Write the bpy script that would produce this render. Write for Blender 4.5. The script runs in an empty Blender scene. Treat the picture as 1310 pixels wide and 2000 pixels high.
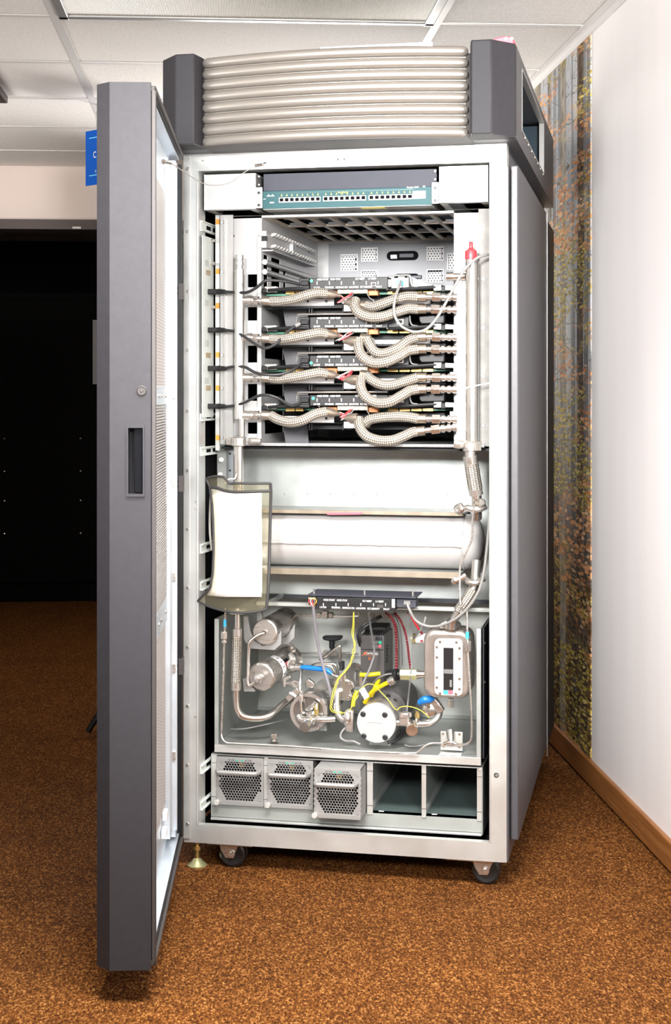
import bpy, math, random
from mathutils import Vector, Matrix
random.seed(7)
scene = bpy.context.scene
COL = scene.collection
PI = math.pi
# ------------------------------------------------------------------ camera
F_PX, HOR, CX, CAM_H = 2930.0, 765.0, 655.0, 1.287
cam_d = bpy.data.cameras.new('camera')
cam = bpy.data.objects.new('camera', cam_d); COL.objects.link(cam)
cam.location = (0, 0, CAM_H); cam.rotation_euler = (PI/2, 0, 0)
cam_d.sensor_fit = 'VERTICAL'; cam_d.sensor_height = 36.0; cam_d.sensor_width = 36.0*1310/2000
cam_d.lens = F_PX/2000*36.0
cam_d.shift_y = -(1000-HOR)/2000
cam_d.clip_start = 0.05; cam_d.clip_end = 100
scene.camera = cam
# ------------------------------------------------------------------ world, lights, exposure
scene.view_settings.view_transform = 'Standard'
scene.view_settings.look = 'None'
scene.view_settings.exposure = 0.6
scene.view_settings.gamma = 1.0
scene.view_settings.use_curve_mapping = False
world = bpy.data.worlds.new('world'); scene.world = world
world.use_nodes = True
world.node_tree.nodes['Background'].inputs[0].default_value = (1.0, 0.96, 0.92, 1)
world.node_tree.nodes['Background'].inputs[1].default_value = 0.0
def area_light(name, loc, target, size, power, color=(1, 1, 1), sizey=None, spread=180):
    d = bpy.data.lights.new(name, 'AREA'); d.shape = 'RECTANGLE'
    d.size = size; d.size_y = sizey or size; d.energy = power; d.color = color
    d.spread = math.radians(spread)
    o = bpy.data.objects.new(name, d); COL.objects.link(o)
    o.location = loc
    o.rotation_euler = (Vector(target)-Vector(loc)).to_track_quat('-Z', 'Y').to_euler()
    return o
def spot_light(name, loc, target, power, cone, blend, radius, color=(1, 1, 1)):
    d = bpy.data.lights.new(name, 'SPOT'); d.energy = power; d.color = color
    d.spot_size = math.radians(cone); d.spot_blend = blend; d.shadow_soft_size = radius
    o = bpy.data.objects.new(name, d); COL.objects.link(o)
    o.location = loc
    o.rotation_euler = (Vector(target)-Vector(loc)).to_track_quat('-Z', 'Y').to_euler()
    return o
# one added panel imitating ceiling bounce in front of the cabinet, two photographer's strobes, two softboxes bounced off the ceiling at the left, two added fill lights
area_light('ceiling_bounce_fill', (-0.05, 2.4, 2.47), (-0.05, 2.4, 0), 1.2, 70, (1, 0.97, 0.93), 0.6, 128)
area_light('strobe_right', (0.62, 0.0, 1.95), (0.0, 4.0, 1.62), 0.55, 15, (1, 0.98, 0.96), None, 62)
area_light('strobe_left', (-0.85, 0.0, 2.1), (0.75, 4.4, 1.55), 0.6, 19, (1, 0.98, 0.96), None, 50)
area_light('bounce_near', (-2.0, 3.0, 1.7), (-1.3, 3.5, 2.5), 0.8, 8, (1, 0.97, 0.94), None, 115)
area_light('bounce_far', (-3.0, 5.6, 1.0), (-2.2, 6.2, 2.5), 1.4, 13, (1, 0.96, 0.92), None, 105)
area_light('bounce_behind', (-0.1, 7.5, 1.55), (0.1, 5.3, 2.55), 0.8, 27, (1, 0.97, 0.93), None, 120)  # unseen fill added behind the cabinet to brighten ceiling and mural
area_light('soffit_fill', (-1.6, 5.2, 2.05), (-1.7, 8.1, 2.36), 0.3, 0.4, (1, 0.95, 0.91), None, 26)  # narrow unseen fill, added only to brighten the soffit wall

# ------------------------------------------------------------------ frames of reference
YAW = math.radians(11.9)
CAB = Matrix.Translation((0.01645, 3.9685, 0)) @ Matrix.Rotation(-YAW, 4, 'Z')     # x = width, y = depth into the cabinet, z = up
CABI = CAB.inverted()
RYAW = math.radians(4.3)
ROOM = Matrix.Translation((0.869, 4.48, 0)) @ Matrix.Rotation(RYAW, 4, 'Z')        # x = 0 is the right wall, y runs along it
ROOMI = ROOM.inverted()
ONE = Matrix.Identity(4)
CEIL = 2.485
def ray(px, py):
    return Vector(((px-CX)/F_PX, 1.0, -(py-HOR)/F_PX))
def P(px, py, v):
    """cabinet-space point at depth v behind the front frame"""
    d = ray(px, py); o = Vector((0, 0, CAM_H))
    lo = CABI @ o; ld = CABI.to_3x3() @ d
    t = (v-lo.y)/ld.y
    return lo+ld*t
def PU(px, py, v):
    p = P(px, py, v); return p.x, p.z
def V(*a): return Vector(a)
# ------------------------------------------------------------------ mesh builder
class MB:
    def __init__(s): s.v = []; s.f = []; s.uv = {}
    def add(s, vs, fs, uvs=None):
        o = len(s.v); s.v += [Vector(x) for x in vs]
        for i, f in enumerate(fs):
            if uvs: s.uv[len(s.f)] = uvs[i]
            s.f.append([o+k for k in f])
        return s
    def box(s, x0, x1, y0, y1, z0, z1):
        if x0 > x1: x0, x1 = x1, x0
        if y0 > y1: y0, y1 = y1, y0
        if z0 > z1: z0, z1 = z1, z0
        vs = [(x, y, z) for z in (z0, z1) for y in (y0, y1) for x in (x0, x1)]
        return s.add(vs, [(0, 2, 3, 1), (4, 5, 7, 6), (0, 1, 5, 4), (2, 6, 7, 3), (0, 4, 6, 2), (1, 3, 7, 5)])
    def pbox(s, ax, ay, bx, by, v0, v1, vp=None):
        """box from two picture corners measured at depth vp (default: its front v0)"""
        a = P(ax, ay, v0 if vp is None else vp); b = P(bx, by, v0 if vp is None else vp)
        return s.box(a.x, b.x, v0, v1, a.z, b.z)
    def obox(s, c, ex, ey, ez):
        """box about centre c with half-extent vectors"""
        c, ex, ey, ez = map(Vector, (c, ex, ey, ez))
        vs = [c+ex*i+ey*j+ez*k for k in (-1, 1) for j in (-1, 1) for i in (-1, 1)]
        return s.add(vs, [(0, 2, 3, 1), (4, 5, 7, 6), (0, 1, 5, 4), (2, 6, 7, 3), (0, 4, 6, 2), (1, 3, 7, 5)])
    def frame_(s, d):
        d = Vector(d).normalized()
        h = Vector((0, 0, 1)) if abs(d.z) < 0.9 else Vector((1, 0, 0))
        a = d.cross(h).normalized(); return d, a, d.cross(a).normalized()
    def cyl(s, p0, p1, r0, r1=None, n=20, cap=True):
        p0, p1 = Vector(p0), Vector(p1); r1 = r0 if r1 is None else r1
        d, a, b = s.frame_(p1-p0)
        vs = []
        for p, r in ((p0, r0), (p1, r1)):
            for i in range(n):
                t = 2*PI*i/n; vs.append(p+(a*math.cos(t)+b*math.sin(t))*r)
        fs = [(i, (i+1) % n, n+(i+1) % n, n+i) for i in range(n)]
        if cap: fs += [tuple(range(n-1, -1, -1)), tuple(range(n, 2*n))]
        return s.add(vs, fs)
    def lathe(s, p, d, prof, n=24):
        """profile [(r, h)] turned about the axis d through p"""
        p = Vector(p); d, a, b = s.frame_(d)
        vs = []; m = len(prof)
        for r, h in prof:
            for i in range(n):
                t = 2*PI*i/n; vs.append(p+d*h+(a*math.cos(t)+b*math.sin(t))*r)
        fs = [(j*n+i, j*n+(i+1) % n, (j+1)*n+(i+1) % n, (j+1)*n+i) for j in range(m-1) for i in range(n)]
        if prof[0][0] > 1e-6: fs.append(tuple(range(n-1, -1, -1)))
        if prof[-1][0] > 1e-6: fs.append(tuple(range((m-1)*n, m*n)))
        return s.add(vs, fs)
    def hexnut(s, p0, p1, r): return s.cyl(p0, p1, r, n=6)
    def tube(s, pts, r, n=10, smooth=True, sub=6, cap=True, uvscale=None):
        pts = [Vector(p) for p in pts]
        rs = r if isinstance(r, (list, tuple)) else [r]*len(pts)
        if smooth and len(pts) > 2:
            q = []; qr = []
            for i in range(len(pts)-1):
                p0 = pts[max(i-1, 0)]; p1 = pts[i]; p2 = pts[i+1]; p3 = pts[min(i+2, len(pts)-1)]
                for k in range(sub):
                    t = k/sub
                    q.append(0.5*((2*p1)+(p2-p0)*t+(2*p0-5*p1+4*p2-p3)*t*t+(3*p1-p0-3*p2+p3)*t**3))
                    qr.append(rs[i]+(rs[i+1]-rs[i])*t)
            q.append(pts[-1]); qr.append(rs[-1]); pts, rs = q, qr
        m = len(pts); vs = []; L = [0]
        tang = []
        for i in range(m):
            t = pts[min(i+1, m-1)]-pts[max(i-1, 0)]
            tang.append(t.normalized() if t.length > 1e-9 else Vector((0, 0, 1)))
            if i: L.append(L[-1]+(pts[i]-pts[i-1]).length)
        _, a, _b = s.frame_(tang[0])
        for i in range(m):
            t = tang[i]; a = (a-t*a.dot(t)); a = a.normalized() if a.length > 1e-6 else s.frame_(t)[1]
            b = t.cross(a)
            for k in range(n):
                w = 2*PI*k/n; vs.append(pts[i]+(a*math.cos(w)+b*math.sin(w))*rs[i])
        fs = []; uv = []
        for i in range(m-1):
            for k in range(n):
                fs.append((i*n+k, i*n+(k+1) % n, (i+1)*n+(k+1) % n, (i+1)*n+k))
                uv.append([(k/n, L[i]), ((k+1)/n, L[i]), ((k+1)/n, L[i+1]), (k/n, L[i+1])])
        if cap:
            fs += [tuple(range(n-1, -1, -1)), tuple(range((m-1)*n, m*n))]; uv += [[(0, 0)]*n]*2
        return s.add(vs, fs, uv)
    def prism(s, poly, o, ex, ey, ez, d0, d1):
        """2-D outline in (ex, ey) about o, extruded along ez from d0 to d1"""
        o, ex, ey, ez = map(Vector, (o, ex, ey, ez)); n = len(poly)
        vs = [o+ex*x+ey*y+ez*d0 for x, y in poly]+[o+ex*x+ey*y+ez*d1 for x, y in poly]
        fs = [tuple(range(n-1, -1, -1)), tuple(range(n, 2*n))]+[(i, (i+1) % n, n+(i+1) % n, n+i) for i in range(n)]
        return s.add(vs, fs)
    def pprism(s, pix, v0, v1):
        """picture outline at depth v0 extruded straight back to v1"""
        q = [P(x, y, v0) for x, y in pix]
        return s.prism([(p.x, p.z) for p in q], (0, 0, 0), (1, 0, 0), (0, 0, 1), (0, 1, 0), v0, v1)
    def plate(s, x0, x1, z0, z1, y0, y1, holes):
        """upright plate in x-z with rectangular openings"""
        xs = sorted({x0, x1, *[h[0] for h in holes], *[h[1] for h in holes]})
        zs = sorted({z0, z1, *[h[2] for h in holes], *[h[3] for h in holes]})
        xs = [x for x in xs if x0 <= x <= x1]; zs = [z for z in zs if z0 <= z <= z1]
        for j in range(len(zs)-1):
            run = None
            for i in range(len(xs)-1):
                cx_, cz_ = (xs[i]+xs[i+1])/2, (zs[j]+zs[j+1])/2
                inside = any(h[0] < cx_ < h[1] and h[2] < cz_ < h[3] for h in holes)
                if not inside and run is None: run = xs[i]
                if inside and run is not None: s.box(run, xs[i], y0, y1, zs[j], zs[j+1]); run = None
            if run is not None: s.box(run, xs[-1], y0, y1, zs[j], zs[j+1])
        return s
    def hexgrid(s, x0, x1, z0, z1, pitch, hole, y, test, depth=0.001):
        """sheet of hexagonal cells, an open hole in each cell whose centre passes test"""
        dz = pitch*math.sqrt(3)/2; R = pitch/math.sqrt(3); j = 0; z = z0
        while z <= z1+1e-6:
            x = x0+(pitch/2 if j % 2 else 0)
            while x <= x1+1e-6:
                out = [(x+R*math.sin(k*PI/3), z+R*math.cos(k*PI/3)) for k in range(6)]
                if test(x, z):
                    inn = [(x+hole*math.sin(k*PI/3), z+hole*math.cos(k*PI/3)) for k in range(6)]
                    vs = [(a, y, b) for a, b in out]+[(a, y, b) for a, b in inn]+[(a, y+depth, b) for a, b in inn]
                    fs = [(k, (k+1) % 6, 6+(k+1) % 6, 6+k) for k in range(6)]+[(6+k, 6+(k+1) % 6, 12+(k+1) % 6, 12+k) for k in range(6)]
                    s.add(vs, fs)
                else:
                    s.add([(a, y, b) for a, b in out], [tuple(range(6))])
                x += pitch
            z += dz; j += 1
        return s
    def sphere(s, c, r, n=12, sx=1, sy=1, sz=1):
        c = Vector(c); vs = []; m = n//2+1
        for j in range(m):
            ph = PI*j/(m-1)
            for i in range(n):
                t = 2*PI*i/n
                vs.append(c+Vector((math.sin(ph)*math.cos(t)*r*sx, math.sin(ph)*math.sin(t)*r*sy, math.cos(ph)*r*sz)))
        fs = [(j*n+i, j*n+(i+1) % n, (j+1)*n+(i+1) % n, (j+1)*n+i) for j in range(m-1) for i in range(n)]
        return s.add(vs, fs)
    def text(s, txt, o, size, ex=(1, 0, 0), ey=(0, 0, 1), align='LEFT', sx=1.0):
        o, ex, ey = map(Vector, (o, ex, ey))
        vs, fs = text_data(txt)
        if not vs: return s
        x0 = min(v[0] for v in vs); x1 = max(v[0] for v in vs)
        off = {'LEFT': x0, 'CENTER': (x0+x1)/2, 'RIGHT': x1}[align]
        return s.add([o+ex*((x-off)*size*sx)+ey*(y*size) for x, y in vs], fs)
_txt = {}
def text_data(txt):
    if txt not in _txt:
        c = bpy.data.curves.new('lettering', 'FONT'); c.body = txt; c.resolution_u = 3; c.offset = 0.012
        o = bpy.data.objects.new('lettering', c); COL.objects.link(o)
        bpy.context.view_layer.update()
        me = o.to_mesh()
        _txt[txt] = ([(v.co.x, v.co.y) for v in me.vertices], [tuple(p.vertices) for p in me.polygons])
        o.to_mesh_clear(); bpy.data.objects.remove(o); bpy.data.curves.remove(c)
    return _txt[txt]
# ------------------------------------------------------------------ things, parts, structure
_root = {}
def _mesh(name, mb, m, base, smooth, uvneed=True):
    me = bpy.data.meshes.new(name)
    me.from_pydata([tuple(p-base) for p in mb.v], [], mb.f)
    if mb.uv:
        L = me.uv_layers.new(name='UVMap')
        for fi, p in enumerate(me.polygons):
            if fi in mb.uv:
                for li, uv in zip(p.loop_indices, mb.uv[fi]): L.data[li].uv = uv
    me.validate(); 
    if m: me.materials.append(m)
    if smooth:
        for p in me.polygons: p.use_smooth = True
        me.set_sharp_from_angle(angle=math.radians(smooth if smooth is not True else 35))
    return me
def thing(name, label, cat, base, frame=CAB, group=None, kind=None):
    o = bpy.data.objects.new(name, None); COL.objects.link(o); o.empty_display_size = 0.02
    base = Vector(base); o.matrix_world = frame @ Matrix.Translation(base)
    _root[o.name] = (frame, base)
    if label: o['label'] = label
    if cat: o['category'] = cat
    if group: o['group'] = group
    if kind: o['kind'] = kind
    return o
def part(name, mb, m, parent, bevel=0, smooth=True, kind=None, label=None, seg=2):
    frame, base = _root[parent.name]
    o = bpy.data.objects.new(name, _mesh(name, mb, m, base, smooth)); COL.objects.link(o)
    o.parent = parent; _root[o.name] = (frame, base)
    if bevel: bev(o, bevel, seg)
    if kind: o['kind'] = kind
    if label: o['label'] = label
    return o
def bev(o, w, seg=2):
    b = o.modifiers.new('bevel', 'BEVEL'); b.width = w; b.segments = seg; b.limit_method = 'ANGLE'; b.angle_limit = math.radians(40)
def solo(name, mb, m, label, cat, frame=CAB, group=None, kind=None, bevel=0, smooth=True, seg=2):
    xs = [p.x for p in mb.v]; ys = [p.y for p in mb.v]; zs = [p.z for p in mb.v]
    base = Vector(((min(xs)+max(xs))/2, (min(ys)+max(ys))/2, min(zs)))
    o = bpy.data.objects.new(name, _mesh(name, mb, m, base, smooth)); COL.objects.link(o)
    o.matrix_world = frame @ Matrix.Translation(base); _root[o.name] = (frame, base)
    if label: o['label'] = label
    if cat: o['category'] = cat
    if group: o['group'] = group
    if kind: o['kind'] = kind
    if bevel: bev(o, bevel, seg)
    return o
_shared = {}
def stamp(name, key, make, m, parent, pos, rot=None):
    """a small repeated part that shares one mesh: key -> mesh built about the origin"""
    if key not in _shared: _shared[key] = _mesh(name, make(), m, Vector((0, 0, 0)), True)
    frame, base = _root[parent.name]
    o = bpy.data.objects.new(name, _shared[key]); COL.objects.link(o)
    o.parent = parent; o.location = Vector(pos)-base
    if rot: o.rotation_euler = rot
    _root[o.name] = (frame, base)
    return o
def screw(parent, pos, r=0.004, m=None, name='screw'):
    def mk():
        b = MB(); b.lathe((0, 0, 0), (0, -1, 0), [(r, -0.002), (r, 0.0012), (r*0.8, 0.0022), (r*0.42, 0.0022), (r*0.42, 0.0008), (0, 0.0008)], 12); return b
    m = m or M['steel']
    return stamp(name, ('screw', r, m.name), mk, m, parent, pos)
# ------------------------------------------------------------------ materials
M = {}
def mat(name, col, metal=0.0, rough=0.5, noise=0, amt=0.0, bump=0, bscale=200, spec=None, stretch=None, alpha=None, coat=0, rvar=0.0):
    m = bpy.data.materials.new(name); m.use_nodes = True
    nt = m.node_tree; b = nt.nodes['Principled BSDF']
    b.inputs['Base Color'].default_value = (*col, 1); b.inputs['Metallic'].default_value = metal
    b.inputs['Roughness'].default_value = rough
    if spec is not None: b.inputs['Specular IOR Level'].default_value = spec
    if coat: b.inputs['Coat Weight'].default_value = coat
    tc = nt.nodes.new('ShaderNodeTexCoord'); mp = nt.nodes.new('ShaderNodeMapping')
    if stretch: mp.inputs['Scale'].default_value = stretch
    nt.links.new(tc.outputs['Object'], mp.inputs['Vector'])
    if noise:
        n = nt.nodes.new('ShaderNodeTexNoise'); n.inputs['Scale'].default_value = noise; n.inputs['Detail'].default_value = 6
        nt.links.new(mp.outputs[0], n.inputs['Vector'])
        r = nt.nodes.new('ShaderNodeMapRange'); r.inputs[1].default_value = 0.25; r.inputs[2].default_value = 0.75
        r.inputs[3].default_value = 1-amt; r.inputs[4].default_value = 1+amt
        nt.links.new(n.outputs[0], r.inputs[0])
        x = nt.nodes.new('ShaderNodeMix'); x.data_type = 'RGBA'; x.blend_type = 'MULTIPLY'; x.inputs[0].default_value = 1
        x.inputs[6].default_value = (*col, 1); nt.links.new(r.outputs[0], x.inputs[7])
        nt.links.new(x.outputs[2], b.inputs['Base Color'])
        if rvar:
            r2 = nt.nodes.new('ShaderNodeMapRange'); r2.inputs[1].default_value = 0.3; r2.inputs[2].default_value = 0.7
            r2.inputs[3].default_value = rough-rvar; r2.inputs[4].default_value = rough+rvar
            nt.links.new(n.outputs[0], r2.inputs[0]); nt.links.new(r2.outputs[0], b.inputs['Roughness'])
    if bump:
        n2 = nt.nodes.new('ShaderNodeTexNoise'); n2.inputs['Scale'].default_value = bscale; n2.inputs['Detail'].default_value = 3
        nt.links.new(mp.outputs[0], n2.inputs['Vector'])
        bp = nt.nodes.new('ShaderNodeBump'); bp.inputs['Strength'].default_value = bump; bp.inputs['Distance'].default_value = 0.002
        nt.links.new(n2.outputs[0], bp.inputs['Height']); nt.links.new(bp.outputs[0], b.inputs['Normal'])
    if alpha is not None: b.inputs['Alpha'].default_value = alpha
    M[name] = m
    return m
mat('galv', (0.41, 0.435, 0.425), 0.45, 0.42, 14, 0.12, 0.05, 120, rvar=0.08)
mat('galv_front', (0.62, 0.63, 0.615), 0.62, 0.38, 10, 0.10, 0.04, 100, rvar=0.08)
mat('galv_dull', (0.33, 0.345, 0.33), 0.5, 0.44, 9, 0.15, 0.05, 90, rvar=0.08)
mat('galv_back', (0.58, 0.60, 0.575), 0.3, 0.42, 7, 0.12, 0.05, 90, rvar=0.08)
mat('tank_steel', (0.52, 0.475, 0.435), 0.75, 0.26, 10, 0.18, rvar=0.06)
mat('galv_blue', (0.66, 0.72, 0.78), 0.6, 0.35, 8, 0.10, rvar=0.08)
mat('white_sheet', (0.46, 0.46, 0.46), 0.2, 0.45, 12, 0.05)
mat('grey_sheet', (0.27, 0.275, 0.29), 0.2, 0.5, 6, 0.05)
mat('pale_plate', (0.70, 0.745, 0.715), 0.1, 0.45, 10, 0.06)
mat('strip_steel', (0.20, 0.195, 0.185), 0.15, 0.6, 25, 0.25)
mat('duct_blue', (0.02, 0.045, 0.065), 0.3, 0.35)
mat('charcoal', (0.033, 0.032, 0.037), 0.0, 0.55, 60, 0.08, 0.12, 1100, spec=0.26)
mat('charcoal_side', (0.075, 0.074, 0.082), 0.1, 0.42, 60, 0.06, 0.08, 1100)
mat('rim', (0.060, 0.054, 0.053), 0.1, 0.5, 40, 0.05, 0.1, 900, spec=0.3)
mat('champagne', (0.35, 0.325, 0.295), 0.65, 0.42, 8, 0.03, stretch=(0.3, 4, 4))
mat('black', (0.006, 0.006, 0.007), 0.0, 0.5, spec=0.3)
mat('black_plastic', (0.011, 0.011, 0.012), 0.0, 0.42, 30, 0.15, spec=0.35)
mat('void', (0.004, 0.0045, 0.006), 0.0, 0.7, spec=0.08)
mat('rubber', (0.012, 0.012, 0.012), 0.0, 0.35)
mat('dark_steel', (0.04, 0.043, 0.05), 0.5, 0.4, 10, 0.2)
mat('teal_dark', (0.05, 0.085, 0.09), 0.4, 0.4, 8, 0.2)
mat('steel', (0.68, 0.645, 0.60), 0.92, 0.20, 12, 0.08, rvar=0.05)
mat('steel_bright', (0.68, 0.66, 0.63), 0.88, 0.18, 12, 0.06, rvar=0.05)
mat('steel_satin', (0.60, 0.57, 0.535), 0.85, 0.28, 14, 0.10, stretch=(1, 1, 6), rvar=0.06)
mat('tan_steel', (0.36, 0.31, 0.255), 0.85, 0.36, 14, 0.1)
mat('aluminium', (0.42, 0.415, 0.405), 0.55, 0.36, 20, 0.05)
mat('white_metal', (0.43, 0.415, 0.41), 0.08, 0.45, 10, 0.03)
mat('white', (0.85, 0.85, 0.85), 0.0, 0.45)
mat('paper', (0.90, 0.88, 0.83), 0.0, 0.6, 5, 0.02)
mat('psu_grey', (0.30, 0.297, 0.292), 0.2, 0.45, 50, 0.05)
mat('knob_ivory', (0.46, 0.445, 0.42), 0.0, 0.4)
mat('bay_teal', (0.15, 0.205, 0.20), 0.45, 0.34, 8, 0.2)
mat('teal', (0.020, 0.085, 0.096), 0.0, 0.5, spec=0.3)
mat('slate', (0.052, 0.055, 0.072), 0.1, 0.55, 40, 0.05, spec=0.3)
mat('yellow', (0.60, 0.47, 0.006), 0.0, 0.38)
mat('yellow_wire', (0.62, 0.58, 0.07), 0.0, 0.4)
mat('red', (0.55, 0.03, 0.04), 0.0, 0.4)
mat('red_bright', (0.75, 0.05, 0.06), 0.0, 0.35)
mat('pink_red', (0.80, 0.12, 0.16), 0.0, 0.4)
mat('blue', (0.01, 0.16, 0.52), 0.0, 0.35)
mat('blue_sign', (0.0015, 0.10, 0.52), 0.0, 0.55, spec=0.2)
mat('cyan', (0.05, 0.45, 0.80), 0.0, 0.45)
mat('green', (0.02, 0.42, 0.24), 0.0, 0.4)
mat('green_board', (0.03, 0.16, 0.10), 0.0, 0.5)
mat('amber', (0.42, 0.14, 0.03), 0.1, 0.4, 60, 0.3)
mat('gold', (0.36, 0.235, 0.08), 0.7, 0.4, 60, 0.2)
mat('brass', (0.70, 0.55, 0.22), 0.9, 0.3, 20, 0.1)
mat('brass_green', (0.60, 0.60, 0.34), 0.75, 0.34, 20, 0.1)
mat('orange', (0.80, 0.36, 0.05), 0.0, 0.5)
mat('beige_block', (0.42, 0.36, 0.26), 0.1, 0.45, 30, 0.1)
mat('beige_edge', (0.25, 0.21, 0.16), 0.35, 0.45, 20, 0.25)
mat('cable_grey', (0.16, 0.16, 0.16), 0.0, 0.45)
mat('cable_light', (0.21, 0.207, 0.20), 0.0, 0.45)
mat('cable_mauve', (0.21, 0.20, 0.225), 0.0, 0.45)
mat('cable_black', (0.02, 0.02, 0.022), 0.0, 0.4)
mat('wire_white', (0.45, 0.43, 0.41), 0.2, 0.4)
mat('grate', (0.62, 0.54, 0.43), 0.25, 0.42, 12, 0.1)
mat('drive_grey', (0.075, 0.07, 0.07), 0.0, 0.5, 50, 0.06)
mat('drive_side', (0.13, 0.122, 0.122), 0.1, 0.5, 50, 0.06)
mat('print_white', (0.85, 0.85, 0.85), 0.0, 0.6)
mat('print_grey', (0.035, 0.034, 0.034), 0.0, 0.6)
mat('print_yellow', (0.85, 0.80, 0.15), 0.0, 0.6)
mat('print_orange', (0.80, 0.16, 0.04), 0.0, 0.6)
mat('sky_print', (0.20, 0.72, 0.95), 0.0, 0.6)
mat('ceiling_paint', (0.80, 0.77, 0.74), 0.0, 0.7)
mat('tbar', (0.66, 0.64, 0.62), 0.1, 0.5)
mat('header_brown', (0.05, 0.035, 0.03), 0.3, 0.45)
mat('soffit', (0.74, 0.64, 0.58), 0.0, 0.7, 2, 0.03)
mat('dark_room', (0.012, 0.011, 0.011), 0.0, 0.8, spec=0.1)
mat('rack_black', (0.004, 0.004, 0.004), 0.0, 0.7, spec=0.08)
mat('board_pale', (0.12, 0.115, 0.11), 0.0, 0.6)
mat('diffuser', (0.60, 0.565, 0.49), 0.0, 0.5, 3, 0.04, spec=0.2)
def nodes_of(m):
    nt = m.node_tree; return nt, nt.nodes['Principled BSDF']
def N(nt, typ, **kw):
    n = nt.nodes.new(typ)
    for k, v in kw.items():
        if k.startswith('i_'): n.inputs[int(k[2:])].default_value = v
        else: setattr(n, k, v)
    return n
def ramp(nt, stops, interp='LINEAR'):
    r = nt.nodes.new('ShaderNodeValToRGB'); e = r.color_ramp.elements; r.color_ramp.interpolation = interp
    while len(e) < len(stops): e.new(0.5)
    for k, (p, c) in enumerate(stops): e[k].position = p; e[k].color = (*c, 1)
    return r
def carpet():
    m = mat('carpet', (0.3, 0.12, 0.05), 0, 0.9, spec=0.1); nt, b = nodes_of(m); L = nt.links
    tc = N(nt, 'ShaderNodeTexCoord'); mp = N(nt, 'ShaderNodeMapping'); mp.inputs['Scale'].default_value = (1, 0.5, 1)
    L.new(tc.outputs['Object'], mp.inputs['Vector'])
    n1 = N(nt, 'ShaderNodeTexNoise'); n1.inputs['Scale'].default_value = 230; n1.inputs['Detail'].default_value = 3; n1.inputs['Roughness'].default_value = 0.6
    n2 = N(nt, 'ShaderNodeTexNoise'); n2.inputs['Scale'].default_value = 5; n2.inputs['Detail'].default_value = 4
    L.new(mp.outputs[0], n1.inputs['Vector']); L.new(tc.outputs['Object'], n2.inputs['Vector'])
    r = ramp(nt, [(0.30, (0.016, 0.0042, 0.0009)), (0.44, (0.070, 0.0225, 0.0042)), (0.56, (0.150, 0.053, 0.0105)), (0.66, (0.32, 0.145, 0.042)), (0.76, (0.52, 0.28, 0.105))])
    L.new(n1.outputs[0], r.inputs[0])
    r2 = N(nt, 'ShaderNodeMapRange', i_1=0.3, i_2=0.7, i_3=0.86, i_4=1.14); L.new(n2.outputs[0], r2.inputs[0])
    x = N(nt, 'ShaderNodeMix', data_type='RGBA', blend_type='MULTIPLY'); x.inputs[0].default_value = 1
    L.new(r.outputs[0], x.inputs[6]); L.new(r2.outputs[0], x.inputs[7]); L.new(x.outputs[2], b.inputs['Base Color'])
    bp = N(nt, 'ShaderNodeBump'); bp.inputs['Strength'].default_value = 0.6; bp.inputs['Distance'].default_value = 0.006
    L.new(n1.outputs[0], bp.inputs['Height']); L.new(bp.outputs[0], b.inputs['Normal'])
carpet()
def tile_mat():
    m = mat('ceiling_tile', (0.74, 0.71, 0.68), 0, 0.9, spec=0.1); nt, b = nodes_of(m); L = nt.links
    tc = N(nt, 'ShaderNodeTexCoord')
    v = N(nt, 'ShaderNodeTexVoronoi'); v.inputs['Scale'].default_value = 48; v.inputs['Randomness'].default_value = 1
    n = N(nt, 'ShaderNodeTexNoise'); n.inputs['Scale'].default_value = 130; n.inputs['Detail'].default_value = 3
    L.new(tc.outputs['Object'], v.inputs['Vector']); L.new(tc.outputs['Object'], n.inputs['Vector'])
    r = ramp(nt, [(0.0, (0.30, 0.26, 0.24)), (0.05, (0.42, 0.38, 0.36)), (0.11, (0.80, 0.77, 0.74)), (1, (0.80, 0.77, 0.74))]); L.new(v.outputs['Distance'], r.inputs[0])
    r2 = N(nt, 'ShaderNodeMapRange', i_1=0.3, i_2=0.7, i_3=0.90, i_4=1.06); L.new(n.outputs[0], r2.inputs[0])
    x = N(nt, 'ShaderNodeMix', data_type='RGBA', blend_type='MULTIPLY'); x.inputs[0].default_value = 1
    L.new(r.outputs[0], x.inputs[6]); L.new(r2.outputs[0], x.inputs[7]); L.new(x.outputs[2], b.inputs['Base Color'])
    bp = N(nt, 'ShaderNodeBump'); bp.inputs['Strength'].default_value = 0.5; bp.inputs['Distance'].default_value = 0.004
    L.new(n.outputs[0], bp.inputs['Height']); L.new(bp.outputs[0], b.inputs['Normal'])
tile_mat()
def wall_mat():
    m = mat('wall_white', (0.88, 0.85, 0.845), 0, 0.65, 3, 0.025, 0.15, 30, stretch=(1, 3, 0.35))
wall_mat()
def wood():
    m = mat('oak', (0.3, 0.13, 0.04), 0, 0.42); nt, b = nodes_of(m); L = nt.links
    tc = N(nt, 'ShaderNodeTexCoord'); mp = N(nt, 'ShaderNodeMapping'); mp.inputs['Scale'].default_value = (20, 2.0, 60)
    n = N(nt, 'ShaderNodeTexNoise'); n.inputs['Scale'].default_value = 1.5; n.inputs['Detail'].default_value = 8; n.inputs['Roughness'].default_value = 0.65
    L.new(tc.outputs['Object'], mp.inputs['Vector']); L.new(mp.outputs[0], n.inputs['Vector'])
    r = ramp(nt, [(0.3, (0.17, 0.062, 0.016)), (0.55, (0.29, 0.115, 0.032)), (0.75, (0.38, 0.17, 0.06))]); L.new(n.outputs[0], r.inputs[0])
    L.new(r.outputs[0], b.inputs['Base Color'])
wood()
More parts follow.
